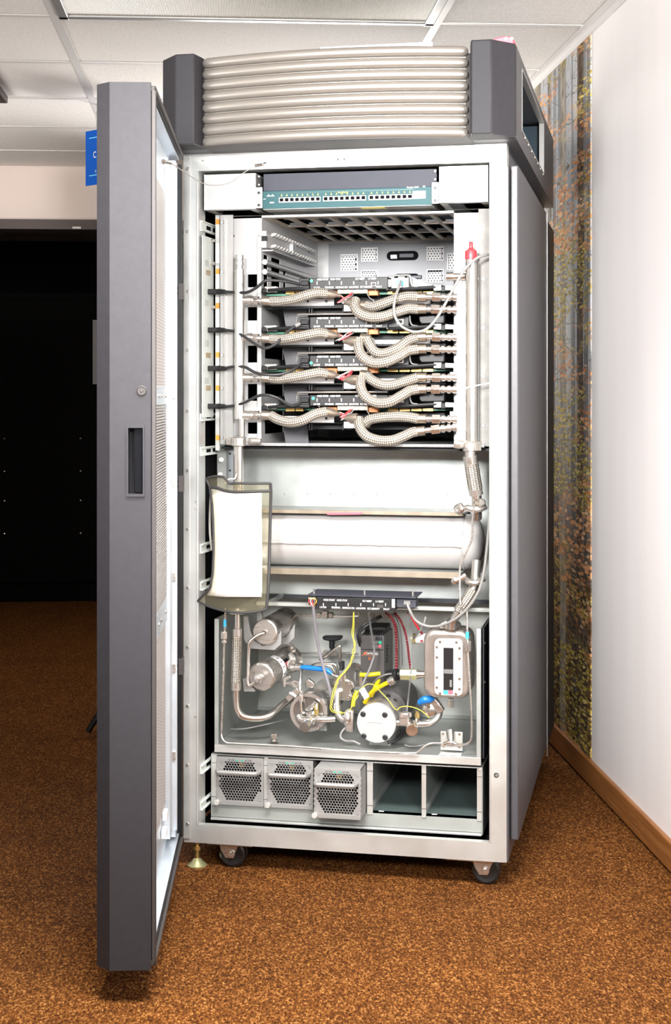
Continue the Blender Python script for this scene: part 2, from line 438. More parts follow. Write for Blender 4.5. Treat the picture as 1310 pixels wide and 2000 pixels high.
def braid(name, c_hi, c_lo, freq=5.0, pitch=0.0125, metal=0.5):
    """crossing strands on a tube: u runs round it, v along it in metres"""
    m = mat(name, c_hi, metal, 0.36); nt, b = nodes_of(m); L = nt.links
    uv = N(nt, 'ShaderNodeUVMap'); sp = N(nt, 'ShaderNodeSeparateXYZ'); L.new(uv.outputs[0], sp.inputs[0])
    def mth(op, a, c=None):
        n = N(nt, 'ShaderNodeMath', operation=op)
        for k, z in enumerate((a, c)):
            if z is None: continue
            if isinstance(z, (int, float)): n.inputs[k].default_value = z
            else: L.new(z, n.inputs[k])
        return n.outputs[0]
    u = mth('MULTIPLY', sp.outputs[0], freq*2*PI); v = mth('MULTIPLY', sp.outputs[1], 2*PI/pitch)
    a = mth('SINE', mth('ADD', u, v)); c = mth('SINE', mth('SUBTRACT', u, v))
    pr = mth('MULTIPLY', a, c)
    h = mth('ADD', mth('MULTIPLY', pr, 0.5), 0.5)
    fine = mth('SINE', mth('MULTIPLY', mth('ADD', u, v), 4.0))
    h2 = mth('ADD', h, mth('MULTIPLY', fine, 0.10))
    r = ramp(nt, [(0.14, c_lo), (0.42, c_hi), (1, tuple(min(1, k*1.15) for k in c_hi))]); L.new(h2, r.inputs[0])
    L.new(r.outputs[0], b.inputs['Base Color'])
    bp = N(nt, 'ShaderNodeBump'); bp.inputs['Strength'].default_value = 0.8; bp.inputs['Distance'].default_value = 0.0025
    L.new(h2, bp.inputs['Height']); L.new(bp.outputs[0], b.inputs['Normal'])
braid('braid', (0.42, 0.385, 0.335), (0.085, 0.062, 0.038), 6, 0.0105)
braid('braid_fine', (0.50, 0.47, 0.42), (0.10, 0.085, 0.065), 7, 0.009, 0.8)
braid('twist_red', (0.26, 0.010, 0.020), (0.012, 0.006, 0.007), 1, 0.016, 0.0)
def perf(name, col, dark, pitch, hole):
    """finely perforated sheet: hole pattern too small to tell apart"""
    m = mat(name, col, 0.4, 0.45); nt, b = nodes_of(m); L = nt.links
    tc = N(nt, 'ShaderNodeTexCoord'); mp = N(nt, 'ShaderNodeMapping'); mp.inputs['Rotation'].default_value = (0, 0, 0)
    v = N(nt, 'ShaderNodeTexVoronoi'); v.inputs['Scale'].default_value = 1/pitch; v.inputs['Randomness'].default_value = 0
    L.new(tc.outputs['Object'], mp.inputs['Vector']); L.new(mp.outputs[0], v.inputs['Vector'])
    r = ramp(nt, [(hole, dark), (hole+0.08, col)]); L.new(v.outputs['Distance'], r.inputs[0]); L.new(r.outputs[0], b.inputs['Base Color'])
perf('mesh_sheet', (0.62, 0.58, 0.56), (0.10, 0.09, 0.09), 0.008, 0.30)
def film():
    """clear yellowish plastic sleeve"""
    m = bpy.data.materials.new('film'); m.use_nodes = True; nt = m.node_tree; L = nt.links
    for n in list(nt.nodes): nt.nodes.remove(n)
    out = N(nt, 'ShaderNodeOutputMaterial'); t = N(nt, 'ShaderNodeBsdfTransparent'); t.inputs[0].default_value = (0.95, 0.93, 0.86, 1)
    g = N(nt, 'ShaderNodeBsdfPrincipled'); g.inputs['Base Color'].default_value = (0.60, 0.56, 0.40, 1); g.inputs['Roughness'].default_value = 0.16
    tc = N(nt, 'ShaderNodeTexCoord'); n = N(nt, 'ShaderNodeTexNoise'); n.inputs['Scale'].default_value = 9; n.inputs['Detail'].default_value = 3
    L.new(tc.outputs['Object'], n.inputs['Vector'])
    bp = N(nt, 'ShaderNodeBump'); bp.inputs['Strength'].default_value = 0.5; bp.inputs['Distance'].default_value = 0.02
    L.new(n.outputs[0], bp.inputs['Height']); L.new(bp.outputs[0], g.inputs['Normal'])
    mx = N(nt, 'ShaderNodeMixShader'); mx.inputs[0].default_value = 0.08
    L.new(t.outputs[0], mx.inputs[1]); L.new(g.outputs[0], mx.inputs[2]); L.new(mx.outputs[0], out.inputs[0])
    M['film'] = m
film()
mat('glass_dark', (0.02, 0.02, 0.022), 0.0, 0.08, spec=0.6)
def mural():
    """autumn wood printed on the wall: pale sky, thin trunks, orange and yellow leaves, dark undergrowth"""
    m = mat('mural', (0.4, 0.4, 0.4), 0, 0.9, spec=0.05); nt, b = nodes_of(m); L = nt.links
    tc = N(nt, 'ShaderNodeTexCoord'); sep = N(nt, 'ShaderNodeSeparateXYZ'); L.new(tc.outputs['Object'], sep.inputs[0])
    def mapped(sx, sy, sz):
        q = N(nt, 'ShaderNodeMapping'); q.inputs['Scale'].default_value = (sx, sy, sz); L.new(tc.outputs['Object'], q.inputs['Vector']); return q.outputs[0]
    def noise(vec, sc, det=4, ro=0.6, dist=0.0):
        n = N(nt, 'ShaderNodeTexNoise'); n.inputs['Scale'].default_value = sc; n.inputs['Detail'].default_value = det
        n.inputs['Roughness'].default_value = ro; n.inputs['Distortion'].default_value = dist; L.new(vec, n.inputs['Vector']); return n.outputs[0]
    def mixc(f, a, c, mode='MIX'):
        x = N(nt, 'ShaderNodeMix', data_type='RGBA', blend_type=mode)
        for k, z in ((0, f), (6, a), (7, c)):
            if isinstance(z, (int, float)): x.inputs[k].default_value = z
            elif isinstance(z, tuple): x.inputs[k].default_value = (*z, 1)
            else: L.new(z, x.inputs[k])
        return x.outputs[2]
    def step(val, a, c):
        r = N(nt, 'ShaderNodeMapRange', i_1=a, i_2=c, i_3=0.0, i_4=1.0); r.clamp = True; L.new(val, r.inputs[0]); return r.outputs[0]
    h = sep.outputs[2]
    bg = mixc(step(noise(mapped(1, 0.6, 0.5), 2.5), 0.35, 0.65), (0.34, 0.36, 0.40), (0.60, 0.60, 0.60))
    ground = mixc(step(noise(mapped(1, 1.2, 4), 9, 6), 0.35, 0.68), (0.035, 0.026, 0.014), (0.26, 0.13, 0.06))
    base = mixc(step(h, 0.55, 1.35), ground, bg)
    thin = step(noise(mapped(1, 4.5, 0.10), 2.2, 6, 0.68, 0.25), 0.535, 0.55)
    base = mixc(thin, base, mixc(step(h, 0.5, 1.5), (0.06, 0.05, 0.035), (0.20, 0.21, 0.22)))
    def jitter(vec, sc, amt):
        n = N(nt, 'ShaderNodeTexNoise'); n.inputs['Scale'].default_value = sc; n.inputs['Detail'].default_value = 4; L.new(vec, n.inputs['Vector'])
        a = N(nt, 'ShaderNodeVectorMath', operation='MULTIPLY_ADD'); L.new(n.outputs['Color'], a.inputs[0]); a.inputs[1].default_value = (amt, amt, amt); L.new(vec, a.inputs[2])
        return a.outputs[0]
    def branches(base, sc, wd, col, off):
        q = N(nt, 'ShaderNodeMapping'); q.inputs['Scale'].default_value = (1, 0.35, 1.0); q.inputs['Location'].default_value = (off, off, off); q.inputs['Rotation'].default_value = (0.45, 0, 0)
        L.new(tc.outputs['Object'], q.inputs['Vector'])
        v = N(nt, 'ShaderNodeTexVoronoi', feature='DISTANCE_TO_EDGE'); v.inputs['Scale'].default_value = sc; L.new(jitter(q.outputs[0], 4.0, 0.22), v.inputs['Vector'])
        return mixc(step(v.outputs['Distance'], wd, wd*0.4), base, col)
    base = branches(base, 9, 0.012, (0.13, 0.11, 0.09), 2.0)
    base = branches(base, 22, 0.020, (0.20, 0.18, 0.16), 5.0)
    wob = noise(mapped(0.01, 0.01, 1), 2.0, 3)
    def trunk(base, y0, w, c0, c1):
        a = N(nt, 'ShaderNodeMath', operation='MULTIPLY_ADD'); L.new(wob, a.inputs[0]); a.inputs[1].default_value = 0.10; L.new(sep.outputs[1], a.inputs[2])
        d = N(nt, 'ShaderNodeMath', operation='SUBTRACT'); L.new(a.outputs[0], d.inputs[0]); d.inputs[1].default_value = y0+0.05
        e = N(nt, 'ShaderNodeMath', operation='ABSOLUTE'); L.new(d.outputs[0], e.inputs[0])
        return mixc(step(e.outputs[0], w*1.06, w), base, mixc(step(noise(mapped(1, 8, 5), 3), 0.4, 0.6), c0, c1))
    base = trunk(base, -1.22, 0.045, (0.20, 0.18, 0.15), (0.36, 0.33, 0.28))
    base = trunk(base, -1.00, 0.030, (0.16, 0.14, 0.12), (0.30, 0.28, 0.24))
    base = trunk(base, -0.80, 0.050, (0.20, 0.18, 0.15), (0.34, 0.31, 0.26))
    base = trunk(base, -1.475, 0.042, (0.055, 0.035, 0.025), (0.15, 0.11, 0.08))
    def leaves(sc, thr, ramp_stops, seed):
        q = N(nt, 'ShaderNodeMapping'); q.inputs['Scale'].default_value = (1, 0.24, 1.0); q.inputs['Location'].default_value = (seed, seed, seed)
        q.inputs['Rotation'].default_value = (0.25, 0, 0); L.new(tc.outputs['Object'], q.inputs['Vector'])
        v = N(nt, 'ShaderNodeTexVoronoi'); v.inputs['Scale'].default_value = sc; L.new(jitter(q.outputs[0], 60.0, 0.018), v.inputs['Vector'])
        s2 = N(nt, 'ShaderNodeSeparateColor'); L.new(v.outputs['Color'], s2.inputs[0])
        col = ramp(nt, ramp_stops); L.new(s2.outputs[0], col.inputs[0])
        clump = step(noise(q.outputs[0], 3.2, 4, 0.65), thr, thr+0.06)
        shape = step(v.outputs['Distance'], 0.62, 0.46)
        keep = step(s2.outputs[1], 0.25, 0.35)
        a = N(nt, 'ShaderNodeMath', operation='MULTIPLY'); L.new(clump, a.inputs[0]); L.new(shape, a.inputs[1])
        c = N(nt, 'ShaderNodeMath', operation='MULTIPLY'); L.new(a.outputs[0], c.inputs[0]); L.new(keep, c.inputs[1])
        return c.outputs[0], col.outputs[0]
    k, c = leaves(105, 0.455, [(0.1, (0.26, 0.20, 0.04)), (0.5, (0.56, 0.42, 0.09)), (0.9, (0.72, 0.56, 0.20))], 3.1); base = mixc(k, base, c)
    k, c = leaves(80, 0.475, [(0.1, (0.40, 0.15, 0.05)), (0.5, (0.66, 0.31, 0.13)), (0.9, (0.76, 0.47, 0.26))], 7.7); base = mixc(k, base, c)
    L.new(base, b.inputs['Base Color'])
mural()
# ================================================================== the room
def room_struct(name, mb, m, smooth=False, bevel=0, frame=ROOM):
    return solo(name, mb, M[m], None, None, frame=frame, kind='structure', smooth=smooth, bevel=bevel)
YB = 3.69                                   # soffit wall
room_struct('floor', MB().box(-6, 0.02, -7, 8.0, -0.05, 0), 'carpet')
room_struct('wall_right', MB().box(0, 0.12, -7, 8.0, 0, CEIL+0.1), 'wall_white')
room_struct('wall_rear', MB().box(-6, 0, -7.12, -7, 0, CEIL+0.1), 'soffit')
room_struct('wall_left', MB().box(-6.12, -6, -7, YB, 0, CEIL+0.1), 'soffit')
room_struct('wall_back', MB().box(-6, 0, YB, YB+0.14, 2.205, CEIL+0.1), 'soffit')
room_struct('trim_1', MB().box(-6, 0, YB-0.012, YB+0.16, 2.16, 2.205).box(-6, 0, YB-0.018, YB+0.17, 2.152, 2.16), 'header_brown')
for k, xx in enumerate((-2.62, -2.0)):
    solo('header_clip', MB().box(xx, xx+0.045, YB-0.024, YB-0.016, 2.155, 2.166), M['wire_white'], 'small pale clip on the dark header, %s one' % ('left' if k == 0 else 'right'), 'clip', frame=ROOM, group='clips on the dark header')
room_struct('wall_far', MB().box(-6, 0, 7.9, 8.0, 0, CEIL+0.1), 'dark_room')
bb = room_struct('baseboard_right', MB().box(-0.016, 0, -7, 8.0, 0.008, 0.086), 'oak', bevel=0.004)
room_struct('trim_2', MB().box(-0.03, 0, -7, YB, CEIL-0.006, CEIL-0.001).box(-0.005, 0, -7, YB, CEIL-0.03, CEIL-0.006), 'tbar')
# ceiling: slab, grid bars and tiles
ceil = room_struct('ceiling', MB().box(-6, 0, -7, 8.0, CEIL+0.02, CEIL+0.08), 'ceiling_paint')
XC = [-5.42, -4.19, -2.962, -1.735, -0.508, 0.0]
YR = [0.44+0.678*k for k in range(-2, 5)]+[YB]
for x in XC[:-1]:
    part('grid_bar', MB().box(x-0.014, x+0.014, -7, YB, CEIL-0.002, CEIL+0.012), M['tbar'], ceil, smooth=False)
for i in range(len(XC)-1):
    for y in YR[:-1]:
        part('cross_bar', MB().box(XC[i]+0.014, XC[i+1]-0.014, y-0.012, y+0.012, CEIL-0.001, CEIL+0.012), M['tbar'], ceil, smooth=False)
part('tile_field', MB().box(-6, 0, -7, YR[0], CEIL+0.002, CEIL+0.018), M['ceiling_tile'], ceil, smooth=False, kind='stuff')
for i in range(len(XC)-1):
    for j in range(len(YR)-1):
        if i == 3 and j == 1: continue
        dz = random.uniform(0, 0.003)
        part('ceiling_tile', MB().box(XC[i]+0.006, XC[i+1]-0.006, YR[j]+0.006, YR[j+1]-0.006, CEIL+0.001+dz, CEIL+0.014+dz), M['ceiling_tile'], ceil, smooth=False)
# recessed light above the cabinet
x0, x1, y0, y1 = XC[3], XC[4], YR[1], YR[2]
t = thing('ceiling_light', 'recessed ceiling light with a ribbed cream diffuser above the grey cabinet', 'ceiling light', ((x0+x1)/2, (y0+y1)/2, CEIL-0.012), ROOM)
fr = MB()
for a in ((x0+0.012, x0+0.045, y0, y1), (x1-0.045, x1-0.012, y0, y1), (x0+0.012, x1-0.012, y0+0.01, y0+0.04), (x0+0.012, x1-0.012, y1-0.04, y1-0.012)):
    fr.box(a[0], a[1], a[2], a[3], CEIL-0.012, CEIL+0.012)
part('frame', fr, M['aluminium'], t, bevel=0.004)
df = MB().box(x0+0.04, x1-0.04, y0+0.035, y1-0.035, CEIL-0.004, CEIL+0.006)
part('diffuser', df, M['diffuser'], t, smooth=False)
rb = MB()
n = 300
for k in range(n):
    x = x0+0.045+(x1-x0-0.09)*k/(n-1)
    rb.add([(x-0.0018, y0+0.035, CEIL-0.004), (x+0.0018, y0+0.035, CEIL-0.004), (x, y0+0.035, CEIL-0.0052), (x-0.0018, y1-0.035, CEIL-0.004), (x+0.0018, y1-0.035, CEIL-0.004), (x, y1-0.035, CEIL-0.0052)],
           [(0, 2, 5, 3), (2, 1, 4, 5)])
part('ribs', rb, M['diffuser'], t, smooth=False, kind='stuff')
t = thing('ceiling_vent', 'dark brown vent box on the ceiling at the far left', 'ceiling vent', (-2.35, 1.45, CEIL-0.03), ROOM)
part('housing', MB().box(-2.64, -2.07, 1.16, 1.76, CEIL-0.03, CEIL+0.001), M['header_brown'], t, bevel=0.004)
sl = MB()
for k in range(9): part('slat', MB().box(-2.62, -2.09, 1.19+0.062*k, 1.20+0.062*k, CEIL-0.036, CEIL-0.03), M['dark_steel'], t, smooth=False)
# forest mural on the wall
solo('wall_mural', MB().box(-0.004, 0, 0.425, 3.66, 0.086, CEIL-0.03), M['mural'], 'autumn forest mural with thin trunks and orange leaves on the right wall', 'mural', frame=ROOM, smooth=False)
# hanging blue sign
SG = Matrix.Translation((-1.049, 6.3, 2.151)) @ Matrix.Rotation(math.radians(-42), 4, 'Z')
t = thing('hanging_sign', 'blue sign with white letters hanging from the ceiling behind the open door', 'sign', (0, 0, 0), SG)
part('panel', MB().box(0, 0.30, 0, 0.006, 0, 0.228), M['blue_sign'], t, smooth=False)
part('stripe', MB().box(0.025, 0.275, -0.001, 0, 0.195, 0.1985), M['sky_print'], t, smooth=False)
part('stripe', MB().box(0.025, 0.275, -0.001, 0, 0.038, 0.0415), M['sky_print'], t, smooth=False)
part('lettering', MB().text('C', (0.052, -0.001, 0.112), 0.038, sx=0.75), M['print_white'], t, smooth=False)
part('small_lettering', MB().text('c', (0.064, -0.001, 0.05), 0.022, sx=0.75), M['print_white'], t, smooth=False)
part('hanging_wire', MB().tube([(0.07, 0.003, 0.228), (0.068, 0.003, 0.28), (0.07, 0.003, CEIL-2.151+0.003)], 0.0012, 6), M['wire_white'], t)
part('hook', MB().tube([(0.07, 0.003, 0.27), (0.062, 0.003, 0.30), (0.075, 0.003, 0.32), (0.07, 0.003, CEIL-2.151)], 0.004, 6), M['tbar'], t)
# sign stand behind the open door
t = thing('sign_stand', 'black tripod stand holding a pale board, mostly hidden behind the open door', 'stand', (-0.80, 5.62, 0), ONE)
part('board', MB().box(-0.906, -0.70, 5.60, 5.612, 1.315, 1.555), M['board_pale'], t, smooth=False)
part('pole', MB().cyl((-0.80, 5.63, 0.12), (-0.80, 5.63, 1.5), 0.012), M['black'], t)
for a in (200, 320, 80):
    d = Vector((math.cos(math.radians(a)), math.sin(math.radians(a)), 0))
    q = Vector((-0.80, 5.63, 0))
    part('leg', MB().tube([q+Vector((0, 0, 0.22)), q+d*0.13+Vector((0, 0, 0.02))], [0.009, 0.012], 8, smooth=False), M['black'], t)
# dark equipment cabinets beyond the opening
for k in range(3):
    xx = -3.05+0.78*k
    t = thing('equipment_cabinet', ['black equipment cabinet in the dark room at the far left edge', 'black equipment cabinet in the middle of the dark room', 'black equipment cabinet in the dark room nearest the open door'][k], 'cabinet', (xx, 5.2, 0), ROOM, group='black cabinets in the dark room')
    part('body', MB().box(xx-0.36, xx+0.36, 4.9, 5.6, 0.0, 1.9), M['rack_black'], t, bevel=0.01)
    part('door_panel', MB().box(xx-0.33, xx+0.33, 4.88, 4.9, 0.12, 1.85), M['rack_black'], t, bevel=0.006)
    for z in (0.42, 0.62, 0.80, 1.0):
        for s in (-0.26, 0.2): stamp('stud', 'stud', lambda: MB().sphere((0, 0, 0), 0.007, 8), M['steel_bright'], t, (xx+s, 4.875, z))
# ================================================================== the cabinet shell
UL, UR, WB, WT = -0.4355, 0.435, 0.069, 1.929      # front frame outline
OL, OR, OB, OT = -0.394, 0.3905, 0.118, 1.8825     # its opening
DEP = 1.40
cab = thing('computer_cabinet', 'tall grey computer cabinet with open front and ribbed silver crown', 'cabinet', (0, 0.65, 0), CAB)
ff = MB().plate(UL, UR, WB, WT, 0.0, 0.012, [(OL, OR, OB, OT)])
for a in ((UL, OL, WB, WT), (OR, UR, WB, WT)): ff.box(a[0], a[0]+0.003, 0.012, 0.06, a[2], a[3]); ff.box(a[1]-0.003, a[1], 0.012, 0.06, a[2], a[3])
ff.box(UL, UR, 0.012, 0.06, OT, OT+0.003); ff.box(UL, UR, 0.012, 0.022, OB-0.003, OB); ff.box(UL, UR, 0.012, 0.06, WB, WB+0.003)
front = part('front_frame', ff, M['galv_front'], cab, smooth=False)
part('hinge_strip', MB().box(UL-0.001, UL+0.018, -0.004, 0, WB+0.01, WT-0.004), M['galv_front'], cab, bevel=0.001)
part('inner_lip', MB().box(OL-0.006, OL, -0.003, 0.0, OB, OT).box(OR, OR+0.004, -0.002, 0, OB, OT), M['galv_front'], cab, bevel=0.001)
for y in (330, 452, 569, 684, 803, 919, 1034, 1148, 1264, 1379, 1494, 1609):
    p = P(366, y, -0.005); screw(cab, p, 0.0042)
for x, y in ((396, 314), (672, 311), (660, 311.5), (936, 298)): screw(cab, P(x, y, 0), 0.003, M['dark_steel'] if 600 < x < 700 else None)
for x, y in ((382, 980), (382, 994), (381, 1400)): screw(cab, P(x, y, 0), 0.003)
for x, y in ((966, 452), (958, 592), (958, 757)): screw(cab, P(x, y, 0), 0.0036, M['brass'] if y < 500 else None)
p = P(969, 1514, 0); part('peg_hole', MB().lathe(p, (0, -1, 0), [(0.0065, 0), (0.0065, 0.001), (0.0048, 0.001), (0.0048, -0.004), (0, -0.004)], 16), M['dark_steel'], cab)
part('rating_label', MB().pbox(612, 308, 632, 316, -0.0006, 0), M['white'], cab, smooth=False)
# outer shell behind the frame
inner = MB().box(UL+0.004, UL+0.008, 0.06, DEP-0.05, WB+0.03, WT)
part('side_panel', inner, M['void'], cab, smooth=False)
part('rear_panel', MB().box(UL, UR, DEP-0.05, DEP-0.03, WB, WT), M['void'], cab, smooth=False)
part('roof_panel', MB().box(UL, UR, 0.06, DEP-0.03, WT-0.012, WT-0.002), M['dark_steel'], cab, smooth=False)
part('base_plate', MB().box(UL, UR, 0.06, DEP-0.03, WB, WB+0.012), M['dark_steel'], cab, smooth=False)
part('side_frame', MB().box(UR-0.004, UR, 0.06, DEP-0.04, WB, WT).box(UR, UR+0.004, 0.004, DEP-0.04, WB+0.002, WT-0.06), M['charcoal_side'], cab, smooth=False)
zt = P(1012, 322, 0.045).z; zb = P(1011, 1642, 0.045).z
sp = part('outer_side_panel', MB().box(UR+0.005, 0.462, 0.045, 1.10, zb, zt), M['charcoal_side'], cab, bevel=0.004)
part('edge_trim', MB().box(0.4635, 0.466, 1.098, 1.108, zb-0.03, zt-0.005), M['aluminium'], cab, smooth=False)
part('outer_rear_panel', MB().box(UR+0.005, 0.468, 1.11, DEP, zb+0.005, zt-0.03), M['charcoal'], cab, bevel=0.004)
part('left_side_panel', MB().box(-0.462, UL-0.005, 0.10, DEP, zb, zt), M['charcoal_side'], cab, bevel=0.004)
for s in range(10): pass
# ---- crown
CB, CT = 1.929, 2.166
def wedge(s):
    poly = [(s*0.466, -0.09), (s*0.412, -0.15), (s*0.360, -0.15), (s*0.3525, -0.098), (s*0.3525, -0.06), (s*0.466, -0.06)]
    return MB().prism(poly, (0, 0, 0), (1, 0, 0), (0, 1, 0), (0, 0, 1), CB, CT)
for s in (-1, 1):
    part('crown_post', wedge(s), M['charcoal'], cab, bevel=0.004)
cr = MB()
hv0, hv1, hz0, hz1 = 0.10, 0.92, 1.975, 2.145
tmp = MB().plate(-0.06, DEP, CB, CT, 0.462, 0.466, [(hv0, hv1, hz0, hz1)])
cr.v += [Vector((v.y, v.x, v.z)) for v in tmp.v]; cr.f += [list(reversed(f)) for f in tmp.f]
part('crown_side', cr, M['charcoal_side'], cab, smooth=False)
rim = MB()
for a in ((hv0, hv1, hz0, hz0+0.006), (hv0, hv1, hz1-0.006, hz1), (hv0, hv0+0.006, hz0, hz1), (hv1-0.006, hv1, hz0, hz1)):
    rim.box(0.452, 0.4675, a[0], a[1], a[2], a[3])
part('vent_rim', rim, M['aluminium'], cab, smooth=False)
for k in range(7): stamp('rim_bolt', 'rimbolt', lambda: MB().sphere((0, 0, 0), 0.004, 8), M['steel_bright'], cab, (0.468, hv0+0.06+0.115*k, hz0-0.006))
part('crown_left_side', MB().box(-0.466, -0.462, -0.06, DEP, CB, CT), M['charcoal_side'], cab, smooth=False)
part('crown_rear', MB().box(-0.466, 0.466, DEP-0.004, DEP, CB, CT), M['charcoal_side'], cab, smooth=False)
part('crown_top', MB().box(-0.462, 0.462, -0.05, DEP, CT-0.022, CT-0.014), M['charcoal_side'], cab, smooth=False)
part('crown_duct', MB().box(0.20, 0.205, 0.03, 1.2, 1.94, 2.14).box(0.205, 0.45, 0.96, 0.965, 1.94, 2.14), M['duct_blue'], cab, smooth=False)
part('duct_shelf', MB().box(0.205, 0.30, 0.06, 0.95, 2.035, 2.05), M['galv_blue'], cab, smooth=False)
# curved tray under and behind the tubes
NT = 24
def bow(u): return -0.098-0.050*(1-(u/0.3525)**2)
def strip(off, z0, z1, back):
    mb = MB(); vs = []
    us = [-0.3525+0.705*k/NT for k in range(NT+1)]
    for u in us: vs += [(u, bow(u)+off, z0), (u, bow(u)+off, z1), (u, back, z0), (u, back, z1)]
    fs = []
    for k in range(NT):
        a, b = 4*k, 4*(k+1)
        fs += [(a, b, b+1, a+1), (a+2, a+3, b+3, b+2), (a, a+2, b+2, b), (a+1, b+1, b+3, a+3)]
    return mb.add(vs, fs)
part('crown_tray', strip(-0.004, CB-0.001, CB+0.011, -0.0), M['rim'], cab)
part('crown_floor', MB().prism([(-0.466, -0.088), (-0.412, -0.148), (-0.36, -0.148), (-0.352, -0.098), (0.352, -0.098), (0.36, -0.148), (0.412, -0.148), (0.466, -0.088), (0.466, DEP), (-0.466, DEP)], (0, 0, 0), (1, 0, 0), (0, 1, 0), (0, 0, 1), CB+0.0005, CB+0.003), M['charcoal_side'], cab, smooth=False)
part('crown_backing', strip(0.008, CB+0.011, CT-0.02, -0.02), M['rim'], cab)
zt_, zb_ = P(400, 122.5, -0.11).z, P(400, 276, -0.11).z
for k in range(8):
    z = zt_+(zb_-zt_)*k/7; pts = []; rr = []
    us = [-0.3515, -0.350, -0.346, -0.338]+[-0.33+0.655*i/20 for i in range(21)]+[0.333, 0.341, 0.345, 0.3465]
    for i, u in enumerate(us):
        e = min(abs(u+0.3525), abs(u-0.3475))
        rr.append(0.0136*math.sqrt(max(0.02, 1-max(0, 1-e/0.014)**2)))
        pts.append((u, bow(u)+0.002, z))
    part('crown_tube', MB().tube(pts, rr, 18, smooth=False), M['champagne'], cab, smooth=60)
    if k < 7: part('crown_rib', MB().tube([(u, bow(u)+0.0045, z+(zb_-zt_)/14) for u in us[2:-2]], 0.0030, 8, smooth=False), M['champagne'], cab, smooth=60)
# ---- casters and the levelling foot
def caster(px, py, du):
    c = P(px, py, 0.05); z = 0.037
    y = 0.05
    for y0, y1 in ((y-0.026, y-0.022), (y+0.022, y+0.026)):
        part('caster_fork', MB().prism([(-0.030, WB), (0.030, WB), (0.020, z+0.010), (0.012, z-0.012), (-0.010, z-0.012), (-0.022, z+0.008)], (c.x, 0, 0), (1, 0, 0), (0, 0, 1), (0, 1, 0), y0, y1), M['steel_satin'], cab, bevel=0.001)
    for dy in (-0.014, 0.012):
        part('caster_wheel', MB().lathe((c.x+0.008, y+dy, z), (0, 1, 0), [(0.020, -0.009), (0.030, -0.011), (0.036, -0.008), (0.037, -0.004), (0.037, 0.004), (0.036, 0.008), (0.030, 0.011), (0.020, 0.009)], 32), M['rubber'], cab)
    part('axle_bolt', MB().hexnut((c.x+0.006, y-0.034, z), (c.x+0.006, y-0.024, z), 0.007).lathe((c.x+0.006, y-0.026, z), (0, -1, 0), [(0.011, 0), (0.011, 0.002), (0, 0.002)], 16), M['steel_bright'], cab)
    part('mounting_plate', MB().box(c.x-0.075+du, c.x+0.05+du, 0.006, 0.13, WB-0.004, WB), M['steel_satin'], cab, smooth=False)
caster(452, 1665, 0.02); caster(945, 1702, -0.02)
for x, y in ((405, 1648), (770, 1672), (880, 1683)): pass
c = P(378, 1672, -0.012)
part('levelling_foot', MB().lathe((c.x, 0.02, 0), (0, 0, 1), [(0.026, 0.0), (0.027, 0.004), (0.016, 0.013), (0.010, 0.020), (0.006, 0.022)], 24), M['brass_green'], cab)
part('levelling_bolt', MB().cyl((c.x, 0.02, 0.02), (c.x, 0.02, WB), 0.006).hexnut((c.x, 0.02, 0.045), (c.x, 0.02, 0.055), 0.012), M['brass'], cab)
# ---- the open front door (its own frame: x from free edge to hinge, y outwards, z up)
de = Vector((-0.0366, 0.9993, 0)).normalized(); dn = Vector((-de.y, de.x, 0))
DOOR = Matrix.Translation((-0.377, 3.145, 0)) @ Matrix(((de.x, dn.x, 0, 0), (de.y, dn.y, 0, 0), (0, 0, 1, 0), (0, 0, 0, 1)))
D2C = CABI @ DOOR
def D(mb):
    mb.v = [D2C @ v for v in mb.v]; return mb
def dpix(px, py, y=0.0):
    pass
DL, DB, DT, TH = 0.895, 0.074, 1.936, 0.126
h0, h1, hzb, hzt = 0.0265, 0.0570, 1.073, 1.211
doorskin = MB()
tmp = MB().plate(0.010, 0.096, DB, DT, 0.0, 0.012, [(h0, h1, hzb, hzt)])
doorskin.v += [Vector((v.y, v.x, v.z)) for v in tmp.v]; doorskin.f += [list(reversed(f)) for f in tmp.f]
doorskin.prism([(0, 0.096), (0.030, TH), (DL-0.030, TH), (DL, 0.096), (DL, 0.060), (0.012, 0.060), (0.012, 0.096)], (0, 0, 0), (1, 0, 0), (0, 1, 0), (0, 0, 1), DB, DT)
door = part('front_door', D(doorskin), M['charcoal'], cab, smooth=False)
part('inner_rim', D(MB().box(0.008, 0.022, 0.0, 0.010, DB+0.006, DT-0.006).box(0.008, DL, 0.0, 0.012, DT-0.018, DT-0.006).box(0.008, DL, 0.0, 0.012, DB+0.006, DB+0.018)), M['rim'], door, bevel=0.002)
for zz in (DT-0.024, DB+0.018): part('rim_gasket', D(MB().box(0.022, DL, 0.006, 0.012, zz, zz+0.006)), M['black'], door, smooth=False)
pan = MB().box(0.046, DL-0.02, 0.038, 0.042, DB+0.018, DT-0.018)
pan.box(0.024, DL-0.02, 0.010, 0.040, DT-0.030, DT-0.026).box(0.024, DL-0.02, 0.010, 0.040, DB+0.026, DB+0.030)
pan.box(0.044, 0.048, 0.010, 0.042, DB+0.026, DT-0.026)
part('inner_pan', D(pan), M['galv_blue'], door, smooth=False)
st = MB().box(0.72, 0.80, 0.022, 0.038, DB+0.06, DT-0.06).box(0.80, 0.806, 0.010, 0.038, DB+0.06, DT-0.06).box(0.806, DL-0.02, 0.014, 0.038, DB+0.04, DT-0.04)
part('hinge_stile', D(st), M['galv_blue'], door, bevel=0.001)
part('door_gasket', D(MB().box(DL-0.018, DL, 0.002, 0.060, DB+0.02, DT-0.04)), M['black'], door, smooth=False)
for a, b in ((0.232, 0.70), (1.30, 1.795)):
    part('perforated_screen', D(MB().box(0.05, 0.712, 0.0335, 0.037, a, b)), M['mesh_sheet'], door, smooth=False)
sl = MB(); n = 70
